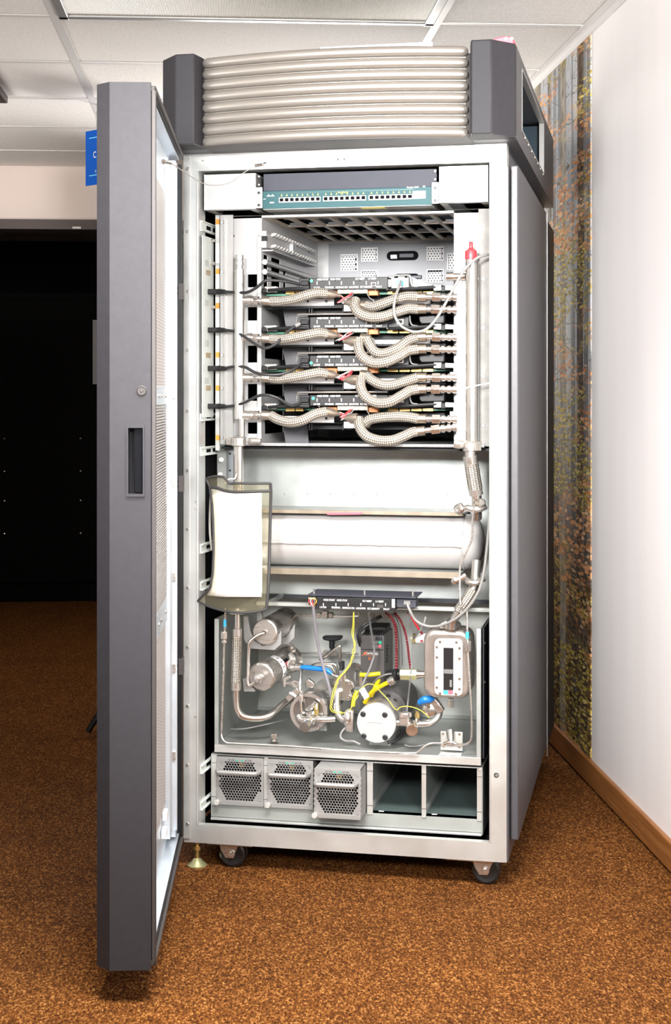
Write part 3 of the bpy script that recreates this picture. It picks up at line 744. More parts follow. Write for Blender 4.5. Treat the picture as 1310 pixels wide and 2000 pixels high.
for k in range(n):
    z = 0.765+(1.250-0.765)*k/(n-1); sl.box(0.05, 0.712, 0.030, 0.0365, z-0.0019, z+0.0019)
part('louvre_slats', D(sl), M['white_metal'], door, smooth=False, kind='stuff')
part('louvre_backing', D(MB().box(0.05, 0.712, 0.0365, 0.0375, 0.76, 1.255)), M['tan_steel'], door, smooth=False)
for a, b in ((0.70, 0.76), (1.255, 1.30)):
    br = part('screen_bracket', D(MB().box(0.04, 0.72, 0.030, 0.0372, a, b)), M['galv_blue'], door, bevel=0.001)
    for x in (0.45, 0.52, 0.66): part('bracket_screw', D(MB().lathe((x, 0.030, (a+b)/2), (0, -1, 0), [(0.006, 0), (0.006, 0.003), (0, 0.004)], 10)), M['steel_bright'], br)
for z in (0.13, 0.165): part('plastic_clip', D(MB().box(0.47+z, 0.51+z, 0.024, 0.036, z+0.04, z+0.062)), M['white'], door, bevel=0.002)
for z in (0.33, 0.56, 0.80, 1.05, 1.28): part('stile_clip', D(MB().box(0.795, 0.803, 0.014, 0.024, z-0.012, z+0.012)), M['steel_satin'], door, bevel=0.001)
for z in (0.55, 1.04, 1.555):
    hh = part('hinge', D(MB().box(DL-0.02, DL+0.012, -0.002, 0.012, z-0.022, z+0.022)), M['rim'], door, bevel=0.001)
    for dz in (-0.006, 0.008): part('hinge_hole', D(MB().box(0.84, 0.85, 0.0115, 0.0145, z+dz-0.003, z+dz+0.003)), M['void'], door, smooth=False)
# handle and lock on the free edge
hf = MB()
for a in ((h0-0.004, h1+0.004, hzt, hzt+0.006), (h0-0.004, h1+0.004, hzb-0.006, hzb), (h0-0.004, h0, hzb, hzt), (h1, h1+0.004, hzb, hzt)):
    hf.box(-0.004, 0.004, a[0], a[1], a[2], a[3])
hd = part('handle_bezel', D(hf), M['charcoal'], door, smooth=False)
part('handle_cup', D(MB().box(0.040, 0.042, h0-0.01, h1+0.01, hzb-0.01, hzt+0.01).box(0.012, 0.042, h1, h1+0.002, hzb, hzt).box(0.012, 0.042, h0-0.002, h0, hzb, hzt)), M['charcoal'], hd, smooth=False)
part('handle_grip', D(MB().box(0.004, 0.030, h0+0.001, h0+0.019, hzb+0.001, hzt-0.001)), M['void'], hd, bevel=0.002)
yl = 0.029
part('door_lock', D(MB().lathe((0, yl, 1.289), (-1, 0, 0), [(0.0108, 0), (0.0108, 0.003), (0.009, 0.0045), (0.008, 0.003), (0.004, 0.003), (0.003, 0.0045), (0, 0.0045)], 24)), M['rim'], door)
# restraint wire between door and frame
w0 = D2C @ Vector((0.69, 0.026, 1.287+0.0)); w0 = P(318, 316, 0); 
a = P(319, 316, -0.33); b = P(518, 321, -0.004)
pts = [a, P(334, 319, -0.30), P(360, 336, -0.22), P(392, 356, -0.14), P(415, 362, -0.10), P(448, 357, -0.06), P(475, 338, -0.03), P(500, 323, -0.01), b]
t = solo('restraint_wire', MB().tube(pts, 0.0013, 6), M['wire_white'], 'thin coated wire sagging between the open door and the top rail', 'wire')
part('lug', MB().tube([P(497, 323, -0.012), P(505, 322, -0.008), P(512, 321, -0.006)], 0.0035, 8).lathe(P(518, 321, 0), (0, -1, 0), [(0.006, 0), (0.006, 0.004), (0, 0.005)], 12), M['steel_bright'], t)
part('lug', MB().tube([a, P(334, 319, -0.30)], 0.004, 8).sphere(a, 0.007, 8), M['steel_bright'], t)
# ---- things lying on the crown
q = P(984, 76, 0.02)
t = thing('red_bracket', 'small red plastic bracket lying on the crown above its right end', 'bracket', (0.42, -0.05, CT), CAB)
part('strap', MB().pprism([(955, 80), (968, 74), (985, 70), (1000, 71), (1003, 76), (1003, 92), (955, 92)], -0.09, 0.0), M['pink_red'], t, bevel=0.003)
for x in (988, 999): part('rivet', MB().lathe(P(x, 75.5, -0.09), (0, -1, 0), [(0.0042, 0), (0.0042, 0.002), (0, 0.002)], 10), M['steel_satin'], t)
solo('white_board', MB().box(P(625, 95, -0.12).x, P(845, 88, -0.12).x, -0.125, 0.16, CT-0.012, P(735, 88.0, -0.12).z), M['white'], 'flat white board lying on top of the crown', 'board', smooth=False)
# ================================================================== upper bay: switch, module cage, modules, hoses
def wz(px, py, v): return P(px, py, v).z
# ---- mounting blocks either side of the switch
def mount_block(x0, x1, y0, y1, label):
    v = 0.022; a = P(x0, y0, v); b = P(x1, y1, v)
    t = thing('mounting_block', label, 'bracket', ((a.x+b.x)/2, v, b.z), CAB, group='blocks beside the network switch')
    part('front_plate', MB().box(a.x, b.x, v, v+0.003, b.z, a.z), M['galv_front'], t, bevel=0.001)
    part('top_plate', MB().box(a.x, b.x, v+0.003, 0.20, a.z-0.003, a.z), M['galv_front'], t, smooth=False)
    for s in (a.x, b.x-0.003): part('side_plate', MB().box(s, s+0.003, v+0.003, 0.20, b.z, a.z-0.003), M['galv_front'], t, smooth=False)
    part('bottom_flange', MB().box(a.x+0.003, b.x-0.003, v+0.003, v+0.022, b.z, b.z+0.002).box(a.x+0.003, b.x-0.003, 0.18, 0.20, b.z, b.z+0.002).box(a.x+0.003, a.x+0.02, v+0.022, 0.18, b.z, b.z+0.002).box(b.x-0.02, b.x-0.003, v+0.022, 0.18, b.z, b.z+0.002), M['galv_front'], t, smooth=False)
    part('inner_plate', MB().box(a.x+0.004, b.x-0.004, v+0.004, 0.196, a.z-0.012, a.z-0.010), M['teal_dark'], t, smooth=False)
mount_block(398, 499, 341, 408, 'white open-bottomed mounting block left of the network switch')
mount_block(857, 953, 325, 394, 'white open-bottomed mounting block right of the network switch')
# ---- network switch
v = 0.030
t = thing('network_switch', 'teal rack network switch with three rows of sockets under the top rail', 'network switch', (0, 0.1, wz(680, 406, v)), CAB)
zb, zt, zp = wz(680, 404, v), wz(680, 369, v), wz(680, 334, v)
xl, xr = P(513, 390, v).x, P(843, 380, v).x
part('body', MB().box(xl, xr, v+0.002, 0.28, zb-0.002, zt), M['galv_dull'], t, bevel=0.001)
part('faceplate', MB().box(xl, xr, v, v+0.004, zb, zt), M['teal'], t, bevel=0.0008)
part('blank_panel', MB().box(xl, P(852, 340, v).x, v+0.008, v+0.011, zt+0.001, zp), M['slate'], t, bevel=0.0008)
for a, b, lab in ((499, 513, 'left'), (843, 857, 'right')):
    e = part('mounting_ear', MB().box(P(a, 380, v).x, P(b, 380, v).x, v-0.004, v-0.001, wz(506, 407, v), wz(506, 366, v)), M['white_metal'], t, bevel=0.001)
    for yy in (377, 401): screw(e, V(P((a+b)/2, 380, v).x, v-0.004, wz(506, yy, v)), 0.0038, M['dark_steel'])
    for yy in (345, 361): screw(e, V(P((a+b)/2, 380, v).x, v-0.001, wz(506, yy, v)), 0.0034)
for g0, g1 in ((545, 626), (631, 715), (720, 806)):
    a, b = P(g0, 390, v).x, P(g1, 390, v).x; z0, z1 = wz(680, 392.5, v), wz(680, 382.5, v)
    w = (b-a)/8
    holes = [(a+w*k+w*0.16, a+w*k+w*0.84, z0+0.003, z1-0.002) for k in range(8)]
    g = part('socket_row', MB().plate(a, b, z0, z1, v-0.003, v+0.001, holes), M['white_metal'], t, smooth=False)
    for k, h in enumerate(holes):
        part('socket', MB().box(h[0], h[1], v-0.0012, v-0.0004, h[2], h[3]).box(h[0]+w*0.2, h[1]-w*0.2, v-0.0008, v-0.0002, h[2]-0.002, h[2]), M['amber'] if k % 3 == 9 else M['void'], g, smooth=False)
    leds = MB()
    for k in range(8): leds.box(a+w*(k+0.35), a+w*(k+0.65), v-0.001, v, z1+0.004, z1+0.0055).box(a+w*(k+0.45), a+w*(k+0.55), v-0.001, v, z1+0.0065, z1+0.009)
    part('port_lights', leds, M['print_yellow'], t, smooth=False, kind='stuff')
part('groove', MB().box(P(541, 380, v).x, P(808, 380, v).x, v-0.0006, v, wz(680, 374, v), wz(680, 373, v)), M['teal_dark'], t, smooth=False)
part('name_label', MB().box(P(806, 380, v).x, P(831, 380, v).x, v-0.0008, v, wz(818, 388, v), wz(818, 373, v)), M['white'], t, smooth=False)
part('lettering', MB().text('Catalyst 3500', V(P(794, 365, v).x, v-0.0008, wz(794, 367.5, v)), 0.0058).text('XL', V(P(825, 365, v).x, v-0.0008, wz(825, 366, v)), 0.0068), M['print_white'], t, smooth=False)
part('port_heading', MB().text('Fast Ethernet', V(P(660, 374, v).x, v-0.0008, wz(680, 376.5, v)), 0.0052), M['print_yellow'], t, smooth=False)
lg = MB()
for k, hh in enumerate((0.4, 0.7, 1, 0.7, 0.4, 0.4, 0.7, 1, 0.7, 0.4)): lg.box(P(521, 385, v).x+0.0022*k, P(521, 385, v).x+0.0022*k+0.0009, v-0.0008, v, wz(525, 384, v), wz(525, 384, v)+0.006*hh)
part('maker_emblem', lg, M['print_white'], t, smooth=False, kind='stuff')
part('mode_label', MB().box(P(527, 385, v).x, P(535, 385, v).x, v-0.0008, v, wz(530, 397, v), wz(530, 394.5, v)).text('SYST', V(P(514, 385, v).x, v-0.0008, wz(515, 390, v)), 0.0036), M['print_white'], t, smooth=False)
part('yellow_tag', MB().box(P(703, 410, v).x, P(749, 410, v).x, v+0.012, v+0.040, zb-0.0032, zb-0.002), M['yellow'], t, smooth=False)
# ---- left-hand interior: brackets, backplane, marker strip
t = thing('cable_backplane', 'pale metal plate with slots along the left inside wall', 'panel', (-0.385, 0.07, 1.15), CAB)
zz0, zz1 = wz(400, 815, 0.05), wz(400, 462, 0.05)
part('plate', MB().box(-0.3885, -0.3865, 0.01, 0.115, zz0, zz1), M['pale_plate'], t, smooth=False)
for py in (512, 590, 668, 742):
    for k in range(3): part('slot', MB().box(-0.3865, -0.386, 0.035+0.012*k, 0.039+0.012*k, wz(395, py+8, 0.04), wz(395, py-4, 0.04)), M['grey_sheet'], t, smooth=False)
for py in (470, 515, 600): part('bolt', MB().tube([V(-0.3865, 0.09, wz(405, py, 0.09)), V(-0.374, 0.09, wz(405, py, 0.09))], 0.0045, 8), M['steel_bright'], t)
for py in (533, 694, 758): part('amber_sticker', MB().box(-0.3865, -0.386, 0.04, 0.085, wz(400, py+5, 0.06), wz(400, py-5, 0.06)), M['beige_block'], t, smooth=False)
def rail(py0, py1, label, slots=2, v0=0.015, v1=0.24, m='pale_plate'):
    z0, z1 = wz(395, py1, 0.03), wz(395, py0, 0.03)
    t = thing('slotted_rail', label, 'rail', (-0.395, (v0+v1)/2, z0), CAB, group='slotted rails on the left inside wall')
    part('web', MB().box(-0.396, -0.392, v0, v1, z0, z1), M[m], t, smooth=False)
    part('flange', MB().box(-0.392, -0.387, v0, v1, z1-0.003, z1).box(-0.392, -0.387, v0, v1, z0, z0+0.003), M[m], t, smooth=False)
    for k in range(slots): part('slot', MB().box(-0.392, -0.3915, v0+0.05+0.06*k, v0+0.09+0.06*k, z0+(z1-z0)*0.3, z0+(z1-z0)*0.7), M['void'], t, smooth=False)
rail(432, 452, 'slotted rail on the left inside wall just below the network switch')
rail(808, 822, 'slotted rail on the left inside wall beside the lowest module')
rail(873, 890, 'slotted rail on the left inside wall level with the cage floor')
rail(1062, 1080, 'slotted rail behind the hanging pouch, the upper one')
rail(1135, 1152, 'slotted rail behind the hanging pouch, the lower one')
rail(1492, 1509, 'slotted rail beside the leftmost fan unit, the upper one')
rail(1563, 1580, 'slotted rail beside the leftmost fan unit, the lower one')
part_t = thing('marker_strip', 'pale upright strip with orange squares left of the module cage', 'strip', (-0.36, 0.11, wz(424, 868, 0.11)), CAB)
part('strip', MB().pbox(420.5, 420, 429, 880, 0.110, 0.113), M['galv_front'], part_t, smooth=False)
for y in (433, 530, 597, 693, 758, 855): part('orange_square', MB().pbox(421, y-5, 428.5, y+5, 0.1085, 0.1100), M['orange'], part_t, smooth=False)
# ---- module cage
FV = 0.10; UA, UB = P(512, 600, FV).x, P(886, 600, FV).x
ZT, ZB = wz(700, 421, FV), wz(700, 868, FV); BV = 0.80
cage = thing('module_cage', 'white sheet metal cage holding the four stacked black modules', 'cage', ((UA+UB)/2, 0.45, ZB), CAB)
win = []
for y0, y1 in ((536, 561), (600, 626), (675, 708), (750, 783), (825, 847)):
    a, b = P(484, y0, FV), P(502, y1, FV); win.append((a.x, b.x, b.z, a.z))
part('left_flange', MB().plate(P(455, 500, FV).x, UA, ZB, ZT, FV, FV+0.002, win), M['white_sheet'], cage, smooth=False)
part('left_return', MB().box(UA-0.012, UA, FV-0.010, FV, ZB, ZT-0.05), M['white_sheet'], cage, bevel=0.001)
part('angle_strip', MB().pbox(430, 420, 455, 868, 0.088, 0.091).box(P(441, 500, 0.088).x-0.002, P(441, 500, 0.088).x, 0.076, 0.088, ZB, ZT), M['aluminium'], cage, smooth=False)
for x, y in ((456, 461), (434, 434), (434, 531), (434, 694), (434, 758), (434, 855)): screw(cage, P(x, y, 0.087 if x < 450 else FV), 0.004)
part('right_flange', MB().box(UB, P(937, 600, FV).x, FV, FV+0.002, ZB, ZT), M['white_sheet'], cage, smooth=False)
rs = part('right_strip', MB().pbox(934, 408, 960, 872, 0.085, 0.088), M['strip_steel'], cage, smooth=False)
for y in (449, 545, 640, 735, 831): screw(cage, P(943.5, y, 0.085), 0.005, M['steel'])
part('right_ledge', MB().pbox(928, 560, 935, 860, 0.07, 0.10), M['grey_sheet'], cage, smooth=False)
# walls; the left one has windows
lw = MB(); holes = [(0.115, 0.16, 1.56, 1.665), (0.20, 0.30, 1.53, 1.665), (0.34, 0.37, 1.50, 1.64)]
holes += [(0.13, 0.34, 1.20+0.1045*k-0.03, 1.20+0.1045*k+0.03) for k in range(3)]
tmp = MB().plate(FV, BV, ZB, ZT, UA-0.002, UA, holes)
lw.v += [Vector((q.y, q.x, q.z)) for q in tmp.v]; lw.f += [list(reversed(f)) for f in tmp.f]
part('left_wall', lw, M['white_sheet'], cage, smooth=False)
part('right_wall', MB().box(UB, UB+0.002, FV, BV, ZB, ZT), M['white_sheet'], cage, smooth=False)
part('back_panel', MB().box(UA, UB, BV, BV+0.002, ZB, ZT), M['white_sheet'], cage, smooth=False)
bp_ = part('grey_back_panel', MB().box(P(642, 500, BV).x, UB, BV-0.004, BV, ZB, wz(700, 475, BV)), M['grey_sheet'], cage, smooth=False)
part('floor_plate', MB().box(P(445, 868, 0.06).x, P(945, 868, 0.06).x, 0.06, BV, ZB-0.004, ZB), M['white_sheet'], cage, smooth=False)
part('floor_lip', MB().pbox(447, 865, 945, 872, 0.055, 0.06), M['white_sheet'], cage, bevel=0.001)
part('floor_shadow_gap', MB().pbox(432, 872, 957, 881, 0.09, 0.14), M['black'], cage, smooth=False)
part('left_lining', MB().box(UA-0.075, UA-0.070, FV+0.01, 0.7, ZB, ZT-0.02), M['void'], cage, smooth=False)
# perforated patches and cable slots on the back panel
for x0, y0, x1, y1 in ((665, 497, 699, 530), (705, 484, 738, 511), (705, 528, 738, 552), (833, 482, 867, 509), (833, 526, 867, 552), (873, 494, 900, 527)):
    a, b = P(x0, y0, BV-0.004), P(x1, y1, BV-0.004)
    g = part('patch_backing', MB().box(a.x+0.002, b.x-0.002, BV-0.0055, BV-0.004, b.z+0.002, a.z-0.002), M['void'], cage, smooth=False)
    part('perforated_patch', MB().hexgrid(a.x+0.006, b.x-0.006, b.z+0.006, a.z-0.005, 0.0092, 0.0022, BV-0.0075, lambda x, z: True), M['white'], cage, smooth=False)
    part('patch_border', MB().plate(a.x, b.x, b.z, a.z, BV-0.0085, BV-0.004, [(a.x+0.004, b.x-0.004, b.z+0.004, a.z-0.004)]), M['white'], cage, bevel=0.001)
for x0, y0, x1, y1 in ((755, 491, 817, 508), (770, 535, 818, 548)):
    a, b = P(x0, y0, BV-0.004), P(x1, y1, BV-0.004); r = (a.z-b.z)/2; zc = (a.z+b.z)/2
    poly = [(a.x+r+r*math.cos(PI/2+PI*k/8), zc+r*math.sin(PI/2+PI*k/8)) for k in range(9)]+[(b.x-r+r*math.cos(-PI/2+PI*k/8), zc+r*math.sin(-PI/2+PI*k/8)) for k in range(9)]
    g = part('cable_slot', MB().prism(poly, (0, 0, 0), (1, 0, 0), (0, 0, 1), (0, 1, 0), BV-0.0052, BV-0.004), M['void'], cage, smooth=False)
    part('cable_plug', MB().box(a.x+0.012, a.x+0.035, BV-0.010, BV-0.005, zc-r*0.7, zc+r*0.3), M['steel_satin'], g, bevel=0.002)
    part('cable_plug', MB().box(a.x+0.040, a.x+0.088, BV-0.010, BV-0.005, zc-r*0.5, zc+r*0.5), M['dark_steel'], g, bevel=0.002)
# grate that closes the cage above
gh = []; nc = 9; w = (UB-UA-0.02)/nc
for j in range(3):
    for i in range(nc):
        gh.append((UA+0.01+w*i+0.006, UA+0.01+w*(i+1)-0.006, FV+0.03+0.222*j, FV+0.03+0.222*j+0.205))
tmp = MB().plate(UA, UB, FV, BV, ZT, ZT+0.006, gh)
gr = MB(); gr.v = [Vector((q.x, q.z, q.y)) for q in tmp.v]; gr.f = [list(reversed(f)) for f in tmp.f]
part('top_grate', gr, M['grate'], cage, smooth=False)
for h in gh: part('grate_tab', MB().box(h[0]+0.008, h[1]-0.004, h[3]-0.012, h[3]-0.010, ZT+0.003, ZT+0.010), M['grey_sheet'], cage, smooth=False)
part('cage_roof', MB().box(UA, UB, FV+0.02, BV, ZT+0.05, ZT+0.055), M['duct_blue'], cage, smooth=False)
part('cage_lip', MB().box(UA, UB, FV-0.006, FV, ZT, ZT+0.006), M['white_sheet'], cage, smooth=False)
# contact rail and guide rods on the left cage wall
t = thing('contact_rail', 'pale rail of spring contacts on the left wall of the empty top bay', 'rail', (UA+0.01, 0.35, 1.66), CAB)
z0, z1 = wz(512, 482, FV), wz(512, 455, FV)
part('base', MB().box(UA, UA+0.010, FV, 0.62, z0, z1), M['white_sheet'], t, bevel=0.001)
part('ledge', MB().box(UA, UA+0.030, FV, 0.64, z0-0.012, z0-0.009), M['white_sheet'], t, smooth=False)
for k in range(16):
    for q, zz in enumerate((z1-0.004, z0+0.002)):
        stamp('spring_contact', ('contact', q), lambda q=q: MB().prism([(0, 0), (0.012, 0.002), (0.016, 0.008), (0.010, 0.010), (0, 0.008)], (0, 0, 0), (1, 0, 0), (0, 0, 1), (0, 1, 0), 0, 0.014), M['knob_ivory'], t, (UA+0.010, FV+0.06+0.034*k, zz))
part('latch', MB().box(UA+0.010, UA+0.022, FV+0.27, FV+0.31, z0+0.002, z1+0.002), M['white_sheet'], t, bevel=0.001)
for py0, lab in ((512, 'upper'), (531, 'lower')):
    zz = wz(512, py0, FV)
    solo('guide_rod', MB().cyl((UA+0.008, FV-0.004, zz), (UA+0.008, 0.75, zz), 0.0075, n=16), M['aluminium'], 'silver guide rod along the left cage wall, the %s of two' % lab, 'rod', group='guide rods in the top bay')
for k, y in enumerate((452, 482)): pass
t = thing('catch_block', 'white catch clipped into the left flange of the empty top bay', 'catch', (UA, FV, z0), CAB)
part('block', MB().pbox(505, 451, 520, 461, FV-0.014, FV).pbox(505, 471, 520, 484, FV-0.014, FV), M['white_sheet'], t, bevel=0.001)
part('throat', MB().pbox(510, 461, 521, 471, FV-0.006, FV), M['black'], t, smooth=False)
# ---- the four modules
SH = [0, 76.0, 151.5, 228.5]
ORD = ['topmost', 'second from top', 'third from top', 'lowest']
TOP = [(630.5, 'MOD START'), (655, 'MOD STOP'), (703, 'FLT RESET'), (727, 'L1 RESET')]
BOT = [(618.5, 'LO ON'), (643, 'STAGING'), (667, 'MODULE ON'), (691, 'LOCATOR'), (715.5, 'FLT MEMORY'), (740, 'FAULT')]
def control_letters(xs, ys, v):
    """lettering of a control bar; xs maps the reference picture column, ys = (upper, lower) baselines"""
    b = MB()
    for x, s in TOP: b.text(s, V(P(xs(x), ys[0], v).x, v-0.0006, wz(xs(680), ys[0], v)), 0.0070, align='CENTER', sx=0.80)
    for x, s in BOT: b.text(s, V(P(xs(x), ys[1], v).x, v-0.0006, wz(xs(680), ys[1], v)), 0.0070, align='CENTER', sx=0.80)
    return b
for k in range(4):
    s = SH[k]; v = 0.06
    q = lambda x, y, vv: P(x, y+s, vv)
    def pb(x0, y0, x1, y1, v0, v1): return MB().pbox(x0, y0+s, x1, y1+s, v0, v1)
    t = thing('processor_module', ['topmost black module, with a grey bracket and grey cable in its jack', 'black module second from the top of the cage', 'black module third from the top of the cage', 'lowest black module, just above the cage floor'][k], 'computer module', q(680, 612, 0.3), CAB, group='stacked black modules')
    cb = part('control_bar', pb(605, 543, 757, 564.5, v, v+0.06), M['black_plastic'], t, bevel=0.0012)
    part('lettering', control_letters(lambda x: x, (546.6+s, 562.6+s), v), M['print_white'], cb, smooth=False)
    for x in (619, 643, 666.5, 690.5, 715, 738): part('indicator_slot', pb(x-0.9, 549.5, x+0.9, 556, v-0.0008, v), M['wire_white'], cb, smooth=False)
    for x in (630.5, 655, 703): part('push_hole', MB().lathe(q(x, 548.4, v), (0, -1, 0), [(0.0016, 0), (0.0016, 0.0006), (0, 0.0006)], 8), M['void'], cb)
    part('reset_switch', pb(723.5, 551, 734.5, 559, v-0.001, v), M['cable_grey'], cb, bevel=0.001)
    part('switch_lever', pb(726, 553, 732, 557, v-0.004, v-0.001), M['rim'], cb, bevel=0.001)
    gd = {0: (608, 548.5), 2: (607.5, 557.5), 3: (611.5, 549.5)}.get(k)
    if gd: part('green_dot', MB().lathe(q(gd[0], gd[1], v), (0, -1, 0), [(0.0044, 0), (0.0044, 0.0006), (0, 0.0006)], 20), M['green'], cb)
    cn = part('connector_block', pb(584, 543.5, 604, 566, v+0.004, v+0.06), M['black_plastic'], t, bevel=0.002)
    part('connector_slot', pb(587, 548, 602, 558, v-0.003, v+0.004), M['black'], cn, bevel=0.002)
    if k: part('handle_rod', MB().tube([q(580, 556, 0.075), q(580.5, 544, 0.07), q(583, 539.5, 0.066), q(590, 538, 0.064), q(680, 537.5, 0.062), q(757, 537, 0.062)], 0.0028, 8), M['steel_bright'], t)
    # jack end
    if k == 0:
        part('end_label', pb(758, 546, 764, 560, 0.062, 0.064), M['white'], t, smooth=False)
        jb = part('jack_box', pb(764, 543, 798, 563, 0.075, 0.12), M['aluminium'], t, bevel=0.001)
        br = MB().tube([q(757, 538.5, 0.066), q(775, 538, 0.064), q(797, 537.5, 0.064), q(801, 541, 0.064), q(802, 551, 0.064), q(806, 558, 0.064), q(815, 560, 0.064)], 0.0022, 8)
        part('bracket_rim', br, M['aluminium'], t)
        part('side_bracket', MB().pprism([(802, 540+s), (846, 559+s), (846, 562+s), (812, 561+s), (804, 554+s)], 0.085, 0.11), M['grey_sheet'], t, smooth=False)
    else:
        jb = part('jack_box', pb(758, 543, 798, 563, 0.075, 0.12), M['black_plastic'], t, bevel=0.001)
        part('bracket_rim', MB().tube([q(800, 541, 0.066), q(801, 552, 0.064), q(805, 559, 0.064), q(816, 561, 0.064)], 0.0022, 8), M['cable_grey'], t)
        part('side_bracket', MB().pprism([(817, 541+s), (868, 538+s), (868, 556+s), (822, 557+s), (818, 551+s)], 0.085, 0.11), M['black_plastic'], t, bevel=0.003)
    part('jack', MB().plate(q(775, 0, 0.074).x, q(788, 0, 0.074).x, q(780, 557.5, 0.074).z, q(780, 547, 0.074).z, 0.0715, 0.075, [(q(777.5, 0, 0.074).x, q(785.5, 0, 0.074).x, q(780, 555.5, 0.074).z, q(780, 549.5, 0.074).z)]), M['cyan'] if k == 0 else M['wire_white'], jb, smooth=False)
    # ejector levers
    for side in (0, 1):
        if side == 0:
            lv = part('ejector_lever', MB().tube([q(523, 567, 0.075), q(545, 565.5, 0.070), q(580, 564.5, 0.062), q(604, 565.5, 0.062)], [0.004, 0.0048, 0.0058, 0.004], 10), M['black_plastic'], t)
            part('pivot', pb(516, 559, 540, 571, 0.078, 0.10), M['steel_bright'], lv, bevel=0.002)
            part('pivot_pad', pb(511, 563, 520, 572, 0.070, 0.10), M['black'], lv, bevel=0.002)
        else:
            lv = part('ejector_lever', MB().tube([q(760, 566, 0.066), q(800, 564, 0.064), q(850, 561, 0.070), q(866, 560, 0.075)], [0.004, 0.005, 0.005, 0.004], 10), M['black_plastic'], t)
            part('pivot', pb(846, 556, 862, 568, 0.066, 0.09), M['steel_bright'], lv, bevel=0.002)
            part('pivot_pad', pb(860, 558, 870, 570, 0.066, 0.09), M['black'], lv, bevel=0.002)
    part('circuit_board', pb(520, 570, 870, 573.5, 0.105, 0.68), M['green_board'], t, smooth=False)
    part('board_stiffener', pb(520, 566, 870, 570, 0.105, 0.68), M['black'], t, smooth=False)
    for x0, x1 in ((558, 575), (577, 592), (757, 777), (780, 800), (803, 823), (826, 846)): part('edge_connector', pb(x0, 569, x1, 574.5, 0.098, 0.112), M['gold'], t, smooth=False)
    for x0, x1 in ((632, 658), (719, 738)): part('amber_block', pb(x0, 566, x1, 577, 0.085, 0.115), M['amber'], t, bevel=0.001)
    cs = part('contact_strip', pb(658.5, 564, 717.5, 573, 0.066, 0.085), M['beige_block'], t, bevel=0.001)
    for x in (663.5, 680.5, 698.5, 712): part('contact_knob', MB().lathe(q(x, 568.7, 0.066), (0, -1, 0), [(0.0052, 0), (0.0046, 0.004), (0.002, 0.0055), (0, 0.0055)], 14), M['knob_ivory'], cs)
    for x in (623, 733, 756): part('post', MB().sphere(q(x, 564.5, 0.066), 0.0036, 10), M['steel_bright'], t)
    fl = part('tray_flange', pb(546, 584, 652, 597, 0.100, 0.103), M['white_metal'], t, smooth=False)
    screw(fl, q(601, 588.5, 0.1), 0.0036, M['dark_steel']); screw(fl, q(637, 588.5, 0.1), 0.0036, M['dark_steel'])
    part('tray_flange', pb(728, 588, 840, 596, 0.100, 0.103), M['white_metal'], t, smooth=False)
    part('tray', pb(520, 597, 870, 599, 0.10, 0.7), M['black'], t, smooth=False)
    part('module_body', pb(604, 577, 868, 611, 0.15, 0.7), M['black'], t, smooth=False)
    for x in (602, 607, 668): part('tray_post', pb(x, 598, x+3, 612, 0.11, 0.125), M['black_plastic'], t, bevel=0.001)
    part('air_baffle', MB().pprism([(552, 603+s), (600, 599+s), (603, 645+s), (560, 650+s)], 0.19, 0.192), M['charcoal_side'], t, smooth=False)
    part('manifold_block', pb(671, 595, 694, 608, 0.055, 0.10), M['white_metal'], t, bevel=0.001)
    # pigtail wires
    c = random.Random(k)
    for j, mm in enumerate(('red_bright', 'red_bright', 'cable_grey', 'wire_white')):
        x = 690-6*j
        part('pigtail_wire', MB().tube([q(662+c.uniform(-2, 10), 579+c.uniform(-3, 3), 0.06), q(672+c.uniform(-3, 4), 583+c.uniform(-4, 5), 0.045), q(660+c.uniform(-6, 10), 590+c.uniform(-4, 3), 0.04), q(680+c.uniform(-6, 8), 578+c.uniform(-4, 2), 0.045), q(686+j*2, 570, 0.07)], 0.0013, 6), M[mm], t)
    part('sense_wire', MB().tube([q(716, 573, 0.07), q(722, 582, 0.06), q(731, 587, 0.055)], 0.0009, 6), M['wire_white'], t)
# ---- power leads plugged in on the left
plugs = [(569, [(440, 570), (459, 571), (482, 571), (500, 562), (518, 548.5), (535, 547.5), (560, 550), (584, 555)]),
         (644, [(440, 645), (459, 648), (482, 661), (505, 676), (521, 680), (539, 671), (557, 653), (574, 638), (588, 631)]),
         (719, [(440, 719), (459, 716), (478, 717), (497, 727), (520, 732), (548, 731), (572, 722), (587, 711)]),
         (793, [(440, 794), (459, 792), (480, 785), (505, 773), (525, 772), (545, 779), (568, 792), (586, 788)])]
for k, (y, pts) in enumerate(plugs):
    t = thing('power_lead', 'black lead with a moulded plug running to the %s module' % ORD[k], 'cable', P(412, y+5, 0.06), CAB, group='black leads to the modules')
    vs = [0.055, 0.045, 0.030, 0.020, 0.015, 0.02, 0.035, 0.05, 0.055]
    part('cord', MB().tube([P(x, yy, vs[min(i, 8)] if i < len(pts)-1 else 0.058) for i, (x, yy) in enumerate(pts)], 0.0040, 10), M['cable_black'], t)
    part('plug', MB().pbox(402, y-4.5, 424, y+5.5, 0.058, 0.074), M['black_plastic'], t, bevel=0.003)
    part('strain_relief', MB().tube([P(424, y+0.6, 0.065), P(432, y+0.8, 0.060), P(442, y+1, 0.055)], [0.0075, 0.006, 0.0045], 10), M['black_plastic'], t)
    for j in range(3): part('relief_rib', MB().cyl(P(426+5*j, y+0.6, 0.0645-0.003*j), P(428+5*j, y+0.6, 0.0635-0.003*j), 0.0078-0.0008*j, n=12), M['black_plastic'], t)
    if k == 1: part('sleeve', MB().tube([P(576, 637, 0.05), P(585, 632.5, 0.057)], 0.0055, 8), M['cable_light'], t)
